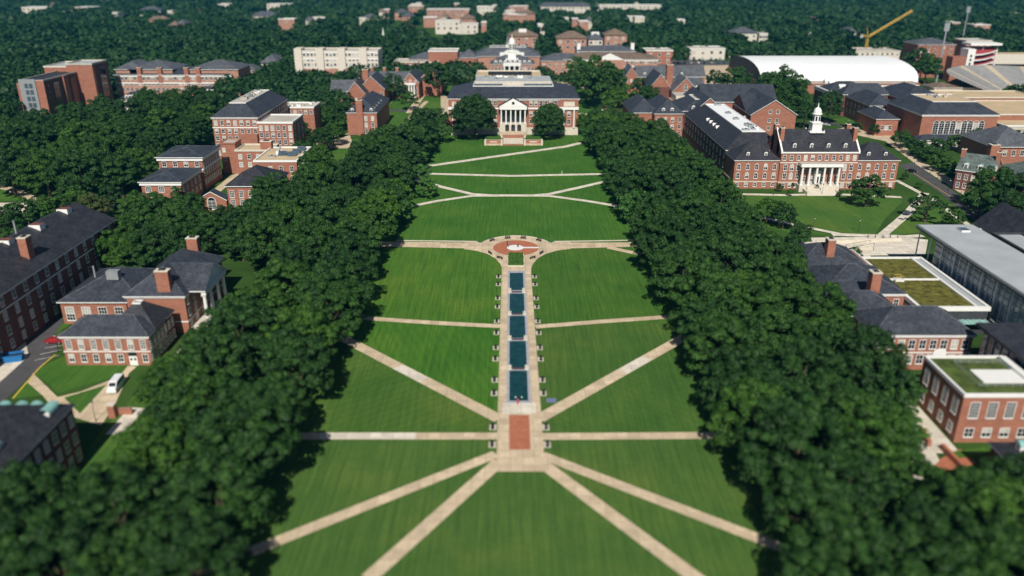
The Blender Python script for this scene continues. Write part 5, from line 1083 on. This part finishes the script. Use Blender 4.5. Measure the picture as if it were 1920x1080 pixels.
# curved retaining wall and steps of the plaza near the glass pavilion
p = [G(1530, 458), G(1620, 455), G(1690, 452)]
o = MB().prism([p[0], p[2], (p[2][0], p[2][1]+.4), (p[0][0], p[0][1]+.4)], 0, 1.1, 'stone').build('retaining_wall'); tag(o, 'long low pale retaining wall before the glass pavilion plaza', 'retaining wall')
a, c = G(1615, 470); st = thing('plaza_stair', 'flight of pale steps with metal rails down to the plaza beside the glass pavilion', 'staircase', a, c)
s_ = MB()
for k in range(8): s_.box(k*.9-4, 4, k*.4, k*.4+.4, 0, .2*k+.1, 'stone')
s_.build('steps', st)
for yy in (0, 3.2): MB().tube((-4, yy, 1), (4, yy, 2.6), .06, .06, 'dark_metal').tube((-4, yy, 0), (-4, yy, 1), .06, .06, 'dark_metal').tube((4, yy, 0), (4, yy, 2.6), .06, .06, 'dark_metal').build('handrail', st)
# ---------------------------------------------------------------- vehicles
def make_car(col, L=4.6, W=1.85, Hh=1.45, van=False):
    t = thing('passenger_van' if van else 'parked_car', 'x', 'van' if van else 'car', 0, 0)
    if van: prof = [(-L/2, .35), (-L/2, 1.3), (-L/2+.1, Hh-.15), (-L/2+.5, Hh), (L/2-2.0, Hh), (L/2-1.5, Hh-.15), (L/2-.95, 1.45), (L/2-.1, 1.15), (L/2, .8), (L/2, .35)]
    else: prof = [(-L/2, .35), (-L/2, .85), (-L/2+.25, 1.0), (-L/2+.8, 1.02), (-L/2+1.35, Hh-.04), (-L/2+1.8, Hh), (.3, Hh), (.7, Hh-.08), (1.25, 1.0), (L/2-.3, .85), (L/2, .65), (L/2, .35)]
    mb = MB(); n = len(prof); k = mb.mi(col); base = 0
    sec = [(-W/2, .0), (-W/2+.0, 1)]
    for yy, inset in ((-W/2, 1), (W/2, 1)):
        mb.v += [(x, yy*(1 if z < 1.05 else .84), z) for x, z in prof]
    for i in range(n):
        j = (i+1) % n; mb.f.append((i, j, n+j, n+i)); mb.m.append(k)
    mb.f.append(tuple(range(n-1, -1, -1))); mb.m.append(k); mb.f.append(tuple(range(n, 2*n))); mb.m.append(k)
    mb.build('body', t)
    g = MB(); wy = W/2*.86
    if van:
        z0, z1 = 1.35, Hh-.3
        for s_ in (-1, 1): g.poly([(-L/2+.4, s_*(wy+.06), z0), (L/2-1.2, s_*(wy+.06), z0), (L/2-1.8, s_*(wy+.03), z1), (-L/2+.4, s_*(wy+.03), z1)][::-s_], 'glass_dark')
        g.poly([(L/2-.93, -wy*.85, 1.5), (L/2-.93, wy*.85, 1.5), (L/2-1.46, wy*.8, Hh-.18), (L/2-1.46, -wy*.8, Hh-.18)], 'glass_dark')
    else:
        for s_ in (-1, 1): g.poly([(-L/2+1.0, s_*(wy+.02), 1.06), (1.0, s_*(wy+.02), 1.06), (.6, s_*(wy*.98), Hh-.12), (-L/2+1.5, s_*(wy*.98), Hh-.12)][::-s_], 'glass_dark')
        g.poly([(1.2, -wy*.88, 1.06), (1.2, wy*.88, 1.06), (.74, wy*.82, Hh-.06), (.74, -wy*.82, Hh-.06)], 'glass_dark')
        g.poly([(-L/2+.83, wy*.85, 1.07), (-L/2+.83, -wy*.85, 1.07), (-L/2+1.32, -wy*.8, Hh-.05), (-L/2+1.32, wy*.8, Hh-.05)], 'glass_dark')
    g.build('windows', t)
    for s_ in (-1, 1): MB().box(L/2-.05, L/2+.02, s_*W*.36-.16, s_*W*.36+.16, .6, .78, 'white_trim').build('headlight', t)
    for x in (-L/2+.85, L/2-.9):
        for s_ in (-1, 1):
            w_ = MB(); w_.tube((x, s_*W/2*.82, .34), (x, s_*(W/2+.03), .34), .34, .34, 'tyre', 14); o = w_.build('wheel', t)
            MB().tube((x, s_*(W/2+.031), .34), (x, s_*(W/2+.045), .34), .2, .2, 'steel', 10).build('rim', o)
    return t
van = make_car('car_white', 5.9, 2.1, 2.35, True); x, y = G(219, 728); van.location = (x, y, ZL+.05); van.rotation_euler = (0, 0, math.atan2(GY(780)-GY(700), GX(185, 770)-GX(238, 700))); tag(van, 'silver passenger van parked on the walk beside the left trees')
CARS = [make_car(c) for c in ('car_black', 'car_red', 'car_blue', 'car_white', 'car_silver')]
def put(i, px, py, rz, lab, group=None, first=[set()]):
    o = CARS[i] if i not in first[0] else copy_tree(CARS[i]); first[0].add(i)
    x, y = G(px, py); o.location = (x, y, ZL+.09); o.rotation_euler = (0, 0, rz); tag(o, lab, 'car', group)
put(0, 1709, 323, -.75, 'black car driving on the road right of the cupola hall')
put(1, 104, 643, 0.05, 'dark red car parked by the two-storey wing')
put(2, 215, 391, .9, 'dark blue car half hidden by trees left of the arched brick entrance')
put(4, 1549, 236, -.9, 'silver car on the lane behind the white cupola')
put(0, 1544, 232, -.9, 'black car behind the silver one on the lane behind the white cupola')
put(3, 826, 219, 1.4, 'white car parked at the left end of the library'); put(4, 829, 210, 1.4, 'silver car parked behind the white car left of the library'); put(3, 858, 246, .1, 'white car under the trees left of the library steps'); put(3, 800, 216, 0, 'white vehicle on the drive left of the library')
gx = 0
rc = random.Random(9)
for row, (py, n) in enumerate(((108, 15), (113, 15), (119, 12))):
    for k in range(n):
        px = 1238+k*(150/n)+row*4+rc.uniform(-1, 1)
        put(rc.choice((0, 2, 3, 4, 0)), px, py, pi/2+rc.uniform(-.05, .05), 'car in the far car park left of the white barrel roof', 'cars in the far car park')
# skip
x, y = G(26, 676); t = thing('waste_skip', 'bright blue waste skip on the pale pad in the left car park', 'skip', x, y, ZL+.05, .3)
mb = MB(); P = [(-1.9, 0), (1.9, 0), (2.4, 1.7), (-2.4, 1.7)]
for s_ in (-1.2, 1.2): mb.poly([(a, s_, z) for a, z in P], 'blue_plastic')
mb.poly([(-1.9, -1.2, 0), (-2.4, -1.2, 1.7), (-2.4, 1.2, 1.7), (-1.9, 1.2, 0)], 'blue_plastic').poly([(1.9, -1.2, 0), (1.9, 1.2, 0), (2.4, 1.2, 1.7), (2.4, -1.2, 1.7)], 'blue_plastic').poly([(-2.2, -1.2, 1.2), (2.2, -1.2, 1.2), (2.2, 1.2, 1.2), (-2.2, 1.2, 1.2)], 'dark_metal'); mb.build('body', t)
MB().box(-2.5, 2.5, -1.3, -1.21, 1.6, 1.75, 'blue_plastic').box(-2.5, 2.5, 1.21, 1.3, 1.6, 1.75, 'blue_plastic').build('rim', t)
# tarp on the lawn
x, y = G(1034, 751); o = MB().box(-1.1, 1.1, -.9, .9, 0, .06, 'tarp').build('picnic_blanket', None, (x, y, ZL)); tag(o, 'small blue blanket lying on the grass right of the pool', 'blanket')
# ---------------------------------------------------------------- lamps, bollards, parasols
def make_lamp(h=4.2):
    t = thing('street_lamp', 'x', 'street lamp', 0, 0); MB().cyl(0, 0, 0, .5, .16, .1, 'dark_metal', 8).cyl(0, 0, .5, h, .07, .05, 'dark_metal', 8).build('post', t)
    MB().cyl(0, 0, h, h+.12, .16, .26, 'dark_metal', 8).cyl(0, 0, h+.12, h+.5, .24, .3, 'stone', 8).cyl(0, 0, h+.5, h+.75, .34, .04, 'dark_metal', 8).build('lantern', t); return t
lamp = make_lamp(); used = False
for px, py, lab in ((1609, 436, 'at the right end of the cupola hall lawn'), (1525, 432, 'on the path below the cupola hall lawn'), (1778, 358, 'on the pavement across the road from the cupola hall'), (1541, 366, 'at the foot of the cupola hall steps'), (1450, 366, 'on the walk before the left wing of the cupola hall'),
                    (1371, 700, 'under the right tree row'), (180, 790, 'on the walk below the parked van'), (110, 660, 'beside the parking bays'), (1590, 240, 'right of the white cupola'), (24, 380, 'on the turning circle at the left edge'), (735, 206, 'beside the drive left of the library'), (1811, 408, 'near the sprawling tree by the road'), (736, 432, 'beside the left tree row above the plaza')):
    o = copy_tree(lamp) if used else lamp; used = True; x, y = G(px, py); o.location = (x, y, ZL); tag(o, 'dark post-top lamp '+lab, 'street lamp', 'street lamps')
b0 = None
for k in range(5):
    x, y = G(1627+k*14, 446)
    if b0 is None:
        b0 = thing('bollard', 'x', 'bollard', x, y, ZL+.06, 0, 'bollards on the plaza'); MB().cyl(0, 0, 0, 1, .14, .14, 'dark_metal', 10).cyl(0, 0, 1, 1.15, .17, .08, 'steel', 10).build('post', b0); o = b0
    else: o = copy_tree(b0); o.location = (x, y, ZL+.06)
    tag(o, f'short dark bollard on the pale plaza near the glass pavilion, {ORD[k]} from the left', 'bollard')
for k in range(9):
    o = copy_tree(b0); x, y = G(1700+k*14.5, 298+k*9.4); o.location = (x, y, ZL+.1); tag(o, f'thin dark bollard along the pavement right of the road, {ORD[k]} from the far end', 'bollard', 'bollards along the pavement')
p0 = None
for k in range(6):
    if p0 is None:
        p0 = thing('parasol', 'x', 'parasol', 0, 0); MB().cyl(0, 0, 0, 2.6, .05, .05, 'steel', 6).build('pole', p0); MB().cyl(0, 0, 2.2, 3.1, 2.0, .05, 'cloth_red', 8).build('canopy', p0); o = p0
    else: o = copy_tree(p0)
    x, y = G(1588+k*5.5, 204+k*3.2); o.location = (x, y, 0); tag(o, f'red parasol before the union building, {ORD[k]} from the far end', 'parasol', 'red parasols before the union building')
# ---------------------------------------------------------------- people
def person(px, py, rz, top, lab, bottom='cloth_dark', sitting=False, z=ZP, stride=.18):
    x, y = G(px, py); t = thing('person', lab, 'person', x, y, z, rz)
    V = [(0, 0, .92), (0, 0, 1.15), (0, 0, 1.38), (0, 0, 1.5), (0, 0, 1.62), (0, .01, 1.72),
         (.17, 0, 1.42), (.24, -.05, 1.15), (.25, .08, .92), (-.17, 0, 1.42), (-.24, .05, 1.15), (-.25, -.04, .92),
         (.09, 0, .88), (.1, stride*.7, .5), (.1, stride, .06), (.1, stride+.16, .03), (-.09, 0, .88), (-.1, -stride*.4, .5), (-.1, -stride, .08), (-.1, -stride+.15, .03)]
    if sitting:
        V = [(a, c, z-.45) for a, c, z in V]
        for i in (13, 17): V[i] = (V[i][0], .42, .45)
        for i in (14, 18): V[i] = (V[i][0], .46, .06)
        for i in (15, 19): V[i] = (V[i][0], .62, .03)
    E_ = [(0, 1), (1, 2), (2, 3), (3, 4), (4, 5), (2, 6), (6, 7), (7, 8), (2, 9), (9, 10), (10, 11), (0, 12), (12, 13), (13, 14), (14, 15), (0, 16), (16, 17), (17, 18), (18, 19)]
    rad = [.15, .14, .16, .06, .1, .08, .07, .05, .035, .07, .05, .035, .1, .065, .045, .04, .1, .065, .045, .04]
    me = bpy.data.meshes.new('body'); me.from_pydata(V, E_, []); me.materials.append(M[top])
    o = bpy.data.objects.new('body', me); link(o, t); sk = o.modifiers.new('skin', 'SKIN')
    for i, r in enumerate(rad): me.skin_vertices[0].data[i].radius = (r, r*.8)
    me.skin_vertices[0].data[0].use_root = True
    o.modifiers.new('sub', 'SUBSURF').levels = 1
    zz = -.45 if sitting else 0
    MB().lathe(0, .01, [(.02, 1.82+zz), (.09, 1.79+zz), (.115, 1.7+zz), (.1, 1.62+zz)], 'dark_metal', 10).build('hair', t)
    MB().lathe(0, .03, [(.06, 1.5+zz), (.085, 1.56+zz), (.1, 1.66+zz), (.09, 1.72+zz)], 'skin', 10).build('face', t)
    return t
_sv = None
def mk_people():
    person(951, 362.5, .3, 'cloth_dark', 'person in dark clothes walking on the pale path that crosses the far lawn')
    person(1053.5, 326.5, 1.5, 'cloth_white', 'person in a pale top walking on the straight path below the library lawn')
    person(951, 461, 1.2, 'cloth_dark', 'person in dark clothes standing on the round brick plaza, left of its white centre', z=ZP+.1)
    person(953.5, 463.5, -2, 'tarp', 'person in blue-grey standing close beside the white plaza centre', z=ZP+.1)
    person(971, 758, 3.1, 'cloth_red', 'person in red sitting at the near end of the pool', sitting=True, z=ZP+.1)
mk_people()
x, y = G(971, 464); t = thing('plaza_marker', 'small dark plaque stand on the white disc of the round plaza', 'plaque', x, y, ZP+.08)
MB().cyl(0, 0, 0, .7, .1, .1, 'dark_metal', 8).build('post', t); MB().box(-.35, .35, -.3, .3, .7, .82, 'dark_metal').build('plate', t)
# ================================================================ trees
def rowt(xc, side, name, y0, y1, step, r, kind='near', jit=2.2):
    k = 0; y = y0; lst = []
    while y < y1:
        x = xc+rnd.uniform(-jit, jit); x = max(x, -60.2) if xc == -62 and 188 < y < 245 else x; rr = r*rnd.uniform(.86, 1.14); yy = y+rnd.uniform(-2, 2)
        if not blocked(x, yy, -2):
            lst.append((x, yy, rr))
        y += step*rnd.uniform(.9, 1.1)
    for k, (x, yy, rr) in enumerate(lst):
        sz = 'broad' if rr > r*1.04 else 'narrower' if rr < r*.93 else 'full-crowned'
        tree(x, yy, rr, f'{sz} green tree, {ORD[k]} from the near end of the {name}', f'trees of the {name}', kind, rnd.uniform(.78, 1.16), rnd.uniform(.95, 1.2))
rowt(-46.6, 'left', 'inner row left of the lawn', 76, 430, 14.6, 8.9, jit=1.8)
rowt(-62, 'left', 'second row left of the lawn', 104, 400, 15.0, 8.9)
rowt(-74.5, 'left', 'third row left of the lawn', 236, 316, 15.5, 8.2)
rowt(57, 'right', 'short second row near the corner', 100, 118, 14, 7, jit=.5)
rowt(-88, 'left', 'fourth row left of the lawn', 262, 300, 15.0, 7.6)
rowt(-69.5, 'left', 'short row by the two-storey wing', 148, 186, 14.5, 6.6, jit=.8)
rowt(48.3, 'right', 'inner row right of the lawn', 76, 440, 14.6, 8.8, jit=1.8)
rowt(62.5, 'right', 'second row right of the lawn', 120, 430, 15.0, 8.9)
rowt(75, 'right', 'third row right of the lawn', 150, 405, 15.5, 8.3)
rowt(71, 'right', 'short row by the brick box', 116, 140, 13, 5.6, jit=.5)
def pt(px, py, r, lab, kind='near', hh=1.0, grp=None, zs=1.0):
    h = r*hh*.98; x, y = G(px, py, h); return tree(x, y, r, lab, grp, kind, hh, zs)
# paler trees bulging onto the lawn
for k, (px, py, r) in enumerate(((741, 392, 6.0), (787, 330, 5.0), (783, 300, 5.0), (800, 352, 4.4))): pt(px, py, r, f'paler rounded tree bulging over the left lawn edge, {ORD[k]} of four', 'light')
for k, (px, py, r) in enumerate(((1192, 390, 6.4), (1157, 330, 6.6), (1145, 300, 5.6), (1178, 352, 5.6), (1120, 268, 6), (1108, 252, 6))): pt(px, py, r, f'paler rounded tree bulging over the right lawn edge, {ORD[k]} of six', 'light')
# library trees
pt(891, 220, 12.4, 'huge dark tree in front of the left half of the library', 'dense', .98, zs=1.2); pt(1031, 230, 9.6, 'large dark tree in front of the right half of the library', 'dense', .95, zs=1.2); pt(1097, 232, 6, 'small round tree at the right corner of the library', 'near')
pt(850, 238, 5, 'low purple-leaved tree at the left corner of the library', 'purple'); pt(922, 243, 3.2, 'dark purple shrub left of the library portico', 'purple', .7); pt(1003, 243, 3.2, 'dark purple shrub right of the library portico', 'purple', .7)
pt(820, 148, 11, 'tall dark tree group left of the library roof', 'mid', 1.2)
for k, (px, py, r) in enumerate(((1112, 142, 14), (1135, 158, 15), (1100, 158, 12), (1160, 190, 10), (1085, 130, 10))): pt(px, py, r, f'big dark tree in the clump right of the library, {ORD[k]} of five', 'mid', 1.1)
pt(768, 190, 6.5, 'round tree on the lawn before the porticoed hall', 'mid', .9); pt(735, 165, 9, 'dark tree left of the white columned porch', 'mid'); pass
for k, (px, py, r) in enumerate(((820, 222, 6), (835, 250, 5), (812, 252, 4.5), (790, 255, 5), (830, 232, 5))): pt(px, py, r, f'small rounded tree at the upper left corner of the lawn, {ORD[k]} of five', 'light' if k % 2 else 'mid')
# right lawn trees
pt(1465, 182, 14.5, 'very large green tree above the white cupola', 'dense', 1.0, zs=1.1); pt(1440, 160, 10, 'dark tree left of the very large green tree', 'mid'); pt(1555, 200, 8, 'dark conical tree between the cupola and the union building', 'near', 1.25, zs=1.3); pt(1510, 215, 8, 'dark tree directly left of the cupola dome', 'mid')
pt(1628, 357, 7.8, 'round open-crowned tree in front of the right wing of the cupola hall', 'mid', .85, zs=.8); pt(1740, 385, 9.0, 'sprawling open tree over the crossing paths', 'sparse', .75, zs=.75)
for k, (px, py) in enumerate(((1462, 352), (1482, 360), (1530, 352), (1485, 346), (1575, 362), (1697, 330), (1724, 346))): pt(px, py, 1.6, f'slender young tree planted before the cupola hall, {ORD[k]} from the left', 'mid', 1.2)
for k, (px, py, r) in enumerate(((1862, 352, 9), (1900, 362, 9), (1885, 390, 8), (1840, 378, 6.5), (1790, 410, 4))): pt(px, py, r, f'dark tree in the group between the road and the right edge, {ORD[k]} of five', 'near' if r > 7 else 'mid')
for k in range(13): pt(1690+k*12, 262+k*6.8+rnd.uniform(-5, 3), rnd.uniform(3.6, 4.8), f'small round tree in the planted strip right of the road, {ORD[k]} from the far end', 'mid', .95, 'small trees in the planted strip')
for k, (px, py, r) in enumerate(((1832, 258, 4.6), (1880, 268, 4), (1640, 232, 3.6), (1608, 238, 3.2), (1790, 268, 4.2), (1640, 242, 3.6), (1760, 275, 5))): pt(px, py, r, f'small tree near the arched-window hall, {ORD[k]} of seven', 'mid')
pt(1390, 148, 9, 'dark tree at the left end of the white barrel roof', 'mid'); pt(1375, 150, 9, 'second dark tree at the left end of the white barrel roof', 'mid'); pt(1340, 150, 8, 'tree behind the tall-chimney hall', 'mid'); pt(1200, 165, 8, 'round tree before the long grey-roofed hall', 'mid'); pt(1232, 152, 6, 'narrow tree between the two far gabled halls', 'mid', 1.2); pt(1340, 178, 7, 'tree right of the tall-chimney hall', 'mid'); pt(1365, 178, 7, 'tree behind the slate gables', 'mid'); pt(1285, 180, 6, 'low tree below the tall-chimney hall', 'mid'); pt(1216, 180, 8, 'dark tree above the slate dormer hall', 'mid'); pt(1910, 185, 10, 'dark tree at the right edge below the stadium', 'mid'); pt(1895, 180, 8, 'second dark tree at the right edge below the stadium', 'mid')
for k, (px, py, r) in enumerate(((1718, 122, 13), (1738, 130, 12), (1745, 118, 10))): pt(px, py, r, f'dark tree at the right end of the white barrel roof, {ORD[k]} of three', 'mid')
# near clusters at the lower corners
for k, (px, py, r) in enumerate(((1745, 1015, 7.5), (1820, 965, 8), (1890, 1000, 8.5), (1760, 1080, 8), (1860, 1090, 9), (1905, 930, 7.5), (1950, 1060, 9))): pt(px, py, r, f'leafy tree in the blurred cluster filling the lower right corner, {ORD[k]} of seven', 'near', grp='trees of the lower right corner')
for k, (px, py, r) in enumerate(((60, 960, 8.5), (92, 1005, 6.5), (30, 1040, 8.5), (120, 1070, 8), (210, 1075, 7), (78, 925, 5.4), (-20, 985, 8))): pt(px, py, r, f'leafy tree in the blurred cluster filling the lower left corner, {ORD[k]} of seven', 'near', grp='trees of the lower left corner')
for k, (px, py, r) in enumerate(((318, 712, 6.4), (300, 742, 5.6), (370, 735, 7), (314, 800, 6), (348, 872, 6), (345, 800, 7), (338, 950, 6.5), (290, 1045, 7))): pt(px, py, r, f'dense tree on the outer left edge of the left tree band, {ORD[k]} of eight', 'near')
for k, (px, py, r) in enumerate(((1665, 720, 4.5), (1690, 735, 4.5), (1640, 700, 5), (1632, 562, 4), (1660, 610, 5), (1700, 720, 3))): pt(px, py, r, f'small loose tree between the right tree row and the brick buildings, {ORD[k]} of six', 'mid')
for k, (px, py, r) in enumerate(((1668, 765, 4.8), (1686, 815, 4.8), (1600, 480, 3), (1500, 440, 5), (1470, 405, 5), (1440, 392, 5))): pt(px, py, r, f'tree on the outer edge of the right tree row, {ORD[k]} of six outliers', 'near' if r > 5 else 'mid')
# trees between the left buildings
for k, (px, py, r) in enumerate(((320, 400, 9.5), (345, 425, 9), (290, 420, 9), (250, 445, 8), (215, 470, 8), (290, 465, 9), (340, 465, 8), (250, 480, 7), (352, 402, 8), (395, 440, 7), (270, 395, 8), (430, 420, 7.5), (452, 455, 6.5), (440, 438, 7))): pt(px, py, r, f'bright green tree behind the chimneys of the portico hall, {ORD[k]} of fourteen', 'near', grp='tree cluster behind the portico hall')
for k, (px, py, r) in enumerate(((20, 405, 5), (50, 400, 5.5), (85, 392, 5.5), (118, 385, 5), (140, 378, 5.5), (170, 385, 6), (195, 390, 5), (12, 425, 5), (205, 372, 5))): pt(px, py, r, f'small tree in the line behind the long dark hall, {ORD[k]} of nine', 'olive' if k in (5, 6) else 'mid')
def scatter(poly, n, rmin, rmax, lab, grp, kind='mid', dmin=.8, hh=1.0, seed=1, hpx=8):
    rr = random.Random(seed); P = [G(px, py, hpx) for px, py in poly]; xs = [p[0] for p in P]; ys = [p[1] for p in P]; c = 0; tries = 0
    def ins(x, y):
        k = False
        for i in range(len(P)):
            (ax, ay), (bx, by) = P[i], P[i-1]
            if (ay > y) != (by > y) and x < (bx-ax)*(y-ay)/(by-ay)+ax: k = not k
        return k
    while c < n and tries < n*60:
        tries += 1; x, y = rr.uniform(min(xs), max(xs)), rr.uniform(min(ys), max(ys)); r = rr.uniform(rmin, rmax)
        if not ins(x, y) or blocked(x, y, r*.35) or any((x-a)**2+(y-b_)**2 < (dmin*(r+q))**2 for a, b_, q in TREES): continue
        if lab: tree(x, y, r, lab, grp, kind, hh)
        else: XTRA.append((x, y, r)); TREES.append((x, y, r))
        c += 1
scatter([(-40, 226), (40, 226), (90, 232), (215, 205), (300, 195), (395, 192), (395, 260), (290, 285), (255, 350), (255, 385), (205, 372), (100, 345), (-40, 340)], 50, 8.5, 11, 'tree of the dense grove below the tower blocks, left of the corniced halls', 'trees of the left grove', 'near', .66, 1.0, 3)
scatter([(545, 225), (600, 190), (650, 200), (650, 240), (600, 330), (545, 300)], 9, 6, 9, 'dark tree between the flat-roofed wing and the chimney hall', 'trees beside the chimney hall', 'near', .68, 1, 4)
XTRA = []
scatter([(-60, 150), (36, 140), (28, 200), (50, 225), (-60, 232)], 22, 7, 10, None, None, seed=11, dmin=.6)
scatter([(415, 150), (650, 135), (650, 185), (520, 200), (545, 175), (480, 160), (400, 195)], 50, 7, 11, None, None, seed=5, dmin=.62)
scatter([(500, 118), (740, 118), (900, 128), (900, 145), (800, 142), (640, 140), (500, 140)], 44, 8, 12, None, None, seed=6, dmin=.62)
scatter([(1010, 128), (1080, 128), (1230, 135), (1170, 150), (1010, 150)], 10, 7, 10, None, None, seed=7)
# ---------------------------------------------------------------- far woodland, one mass nobody could count
def far_wood():
    r = np.random.RandomState(5); tmpl = []
    for n in (190, 90, 50, 26):
        d = r.normal(size=(n, 3)); d /= np.linalg.norm(d, axis=1, keepdims=True); d[:, 2] = np.abs(d[:, 2])*.9-.05
        P = d*r.uniform(.7, 1.05, (n, 1)); tmpl.append((P, d+r.normal(size=(n, 3))*.4+[0, 0, .3]))
    V = []; nt_ = 0; PT = []; SC = []
    def add(n, xlo, xhi, ylo, yhi, rl, rh):
        for _ in range(n):
            y = r.uniform(ylo, yhi); x = r.uniform(xlo, xhi)
            if abs(x) > y*.72+40 or blocked(x, y, 4): continue
            if any(a-6 < x < c+6 and y0-(90 if y0 < 1000 else 170) < y < y0 for a, c, y0 in OPEN): continue
            # clearings and varied canopy
            PT.append((x, y, r.uniform(rl, rh)))
    add(900, -620, -130, 560, 760, 6, 11); add(3800, -900, 900, 760, 1150, 7, 12); add(5600, -1300, 1300, 1150, 1700, 8, 13); add(5200, -1900, 1900, 1700, 2700, 10, 16)
    PT += XTRA
    for x, y, s in PT:
        lod = 0 if y < 700 else 1 if y < 1100 else 2 if y < 1650 else 3; P, N = tmpl[lod]; a = r.uniform(0, 6.28); c_, s_ = cos(a), sin(a); Rm = np.array([[c_, -s_, 0], [s_, c_, 0], [0, 0, 1]])
        Q = P@Rm.T*[s, s, s*.85]+[x, y, s*.7]; V.append((Q, N@Rm.T, np.full(len(P), s*(.13, .19, .25, .34)[lod])))
    P = np.concatenate([v[0] for v in V]); N = np.concatenate([v[1] for v in V]); Sz = np.concatenate([v[2] for v in V])
    n = len(P); N = N/np.linalg.norm(N, axis=1, keepdims=True); a = np.cross(N, r.normal(size=(n, 3))); a /= np.linalg.norm(a, axis=1, keepdims=True); b_ = np.cross(N, a); s = (Sz*r.uniform(.7, 1.4, n))[:, None]
    VV = np.stack([P-a*s, P-b_*s*.8, P+a*s, P+b_*s*.8], 1).reshape(-1, 3)
    me = bpy.data.meshes.new('woodland'); me.vertices.add(4*n); me.vertices.foreach_set('co', VV.astype(np.float32).ravel()); me.loops.add(4*n); me.loops.foreach_set('vertex_index', np.arange(4*n, dtype=np.int32)); me.polygons.add(n); me.polygons.foreach_set('loop_start', np.arange(0, 4*n, 4, dtype=np.int32)); me.update(calc_edges=True); me.materials.append(M['leaf_far'])
    o = bpy.data.objects.new('woodland', me); link(o); tag(o, 'dark green far woodland stretching to the skyline', 'woodland', None, 'stuff')
# open ground kept clear in front of far buildings
OPEN = [(a, c, y0) for a, c, y0, y1 in RECTS if y0 > 560]
m, t, b = new_mat('leaf_far2')
leafmat('leaf_far', (.004, .020, .008), (.018, .060, .015), .05)
t = M['leaf_far'].node_tree
far_wood()
# ---------------------------------------------------------------- air
m = bpy.data.materials.new('haze'); m.use_nodes = True; t = m.node_tree; t.nodes.remove(t.nodes['Principled BSDF'])
v = t.nodes.new('ShaderNodeVolumePrincipled'); v.inputs['Density'].default_value = HZ = .00016; v.inputs['Color'].default_value = (.0, .24, .5, 1); v.inputs['Anisotropy'].default_value = .2
t.links.new(v.outputs[0], t.nodes['Material Output'].inputs['Volume']); M['haze'] = m
o = MB().box(-9100, 9100, -700, 15100, -1, 135, 'haze').build('haze'); tag(o, kind='stuff')
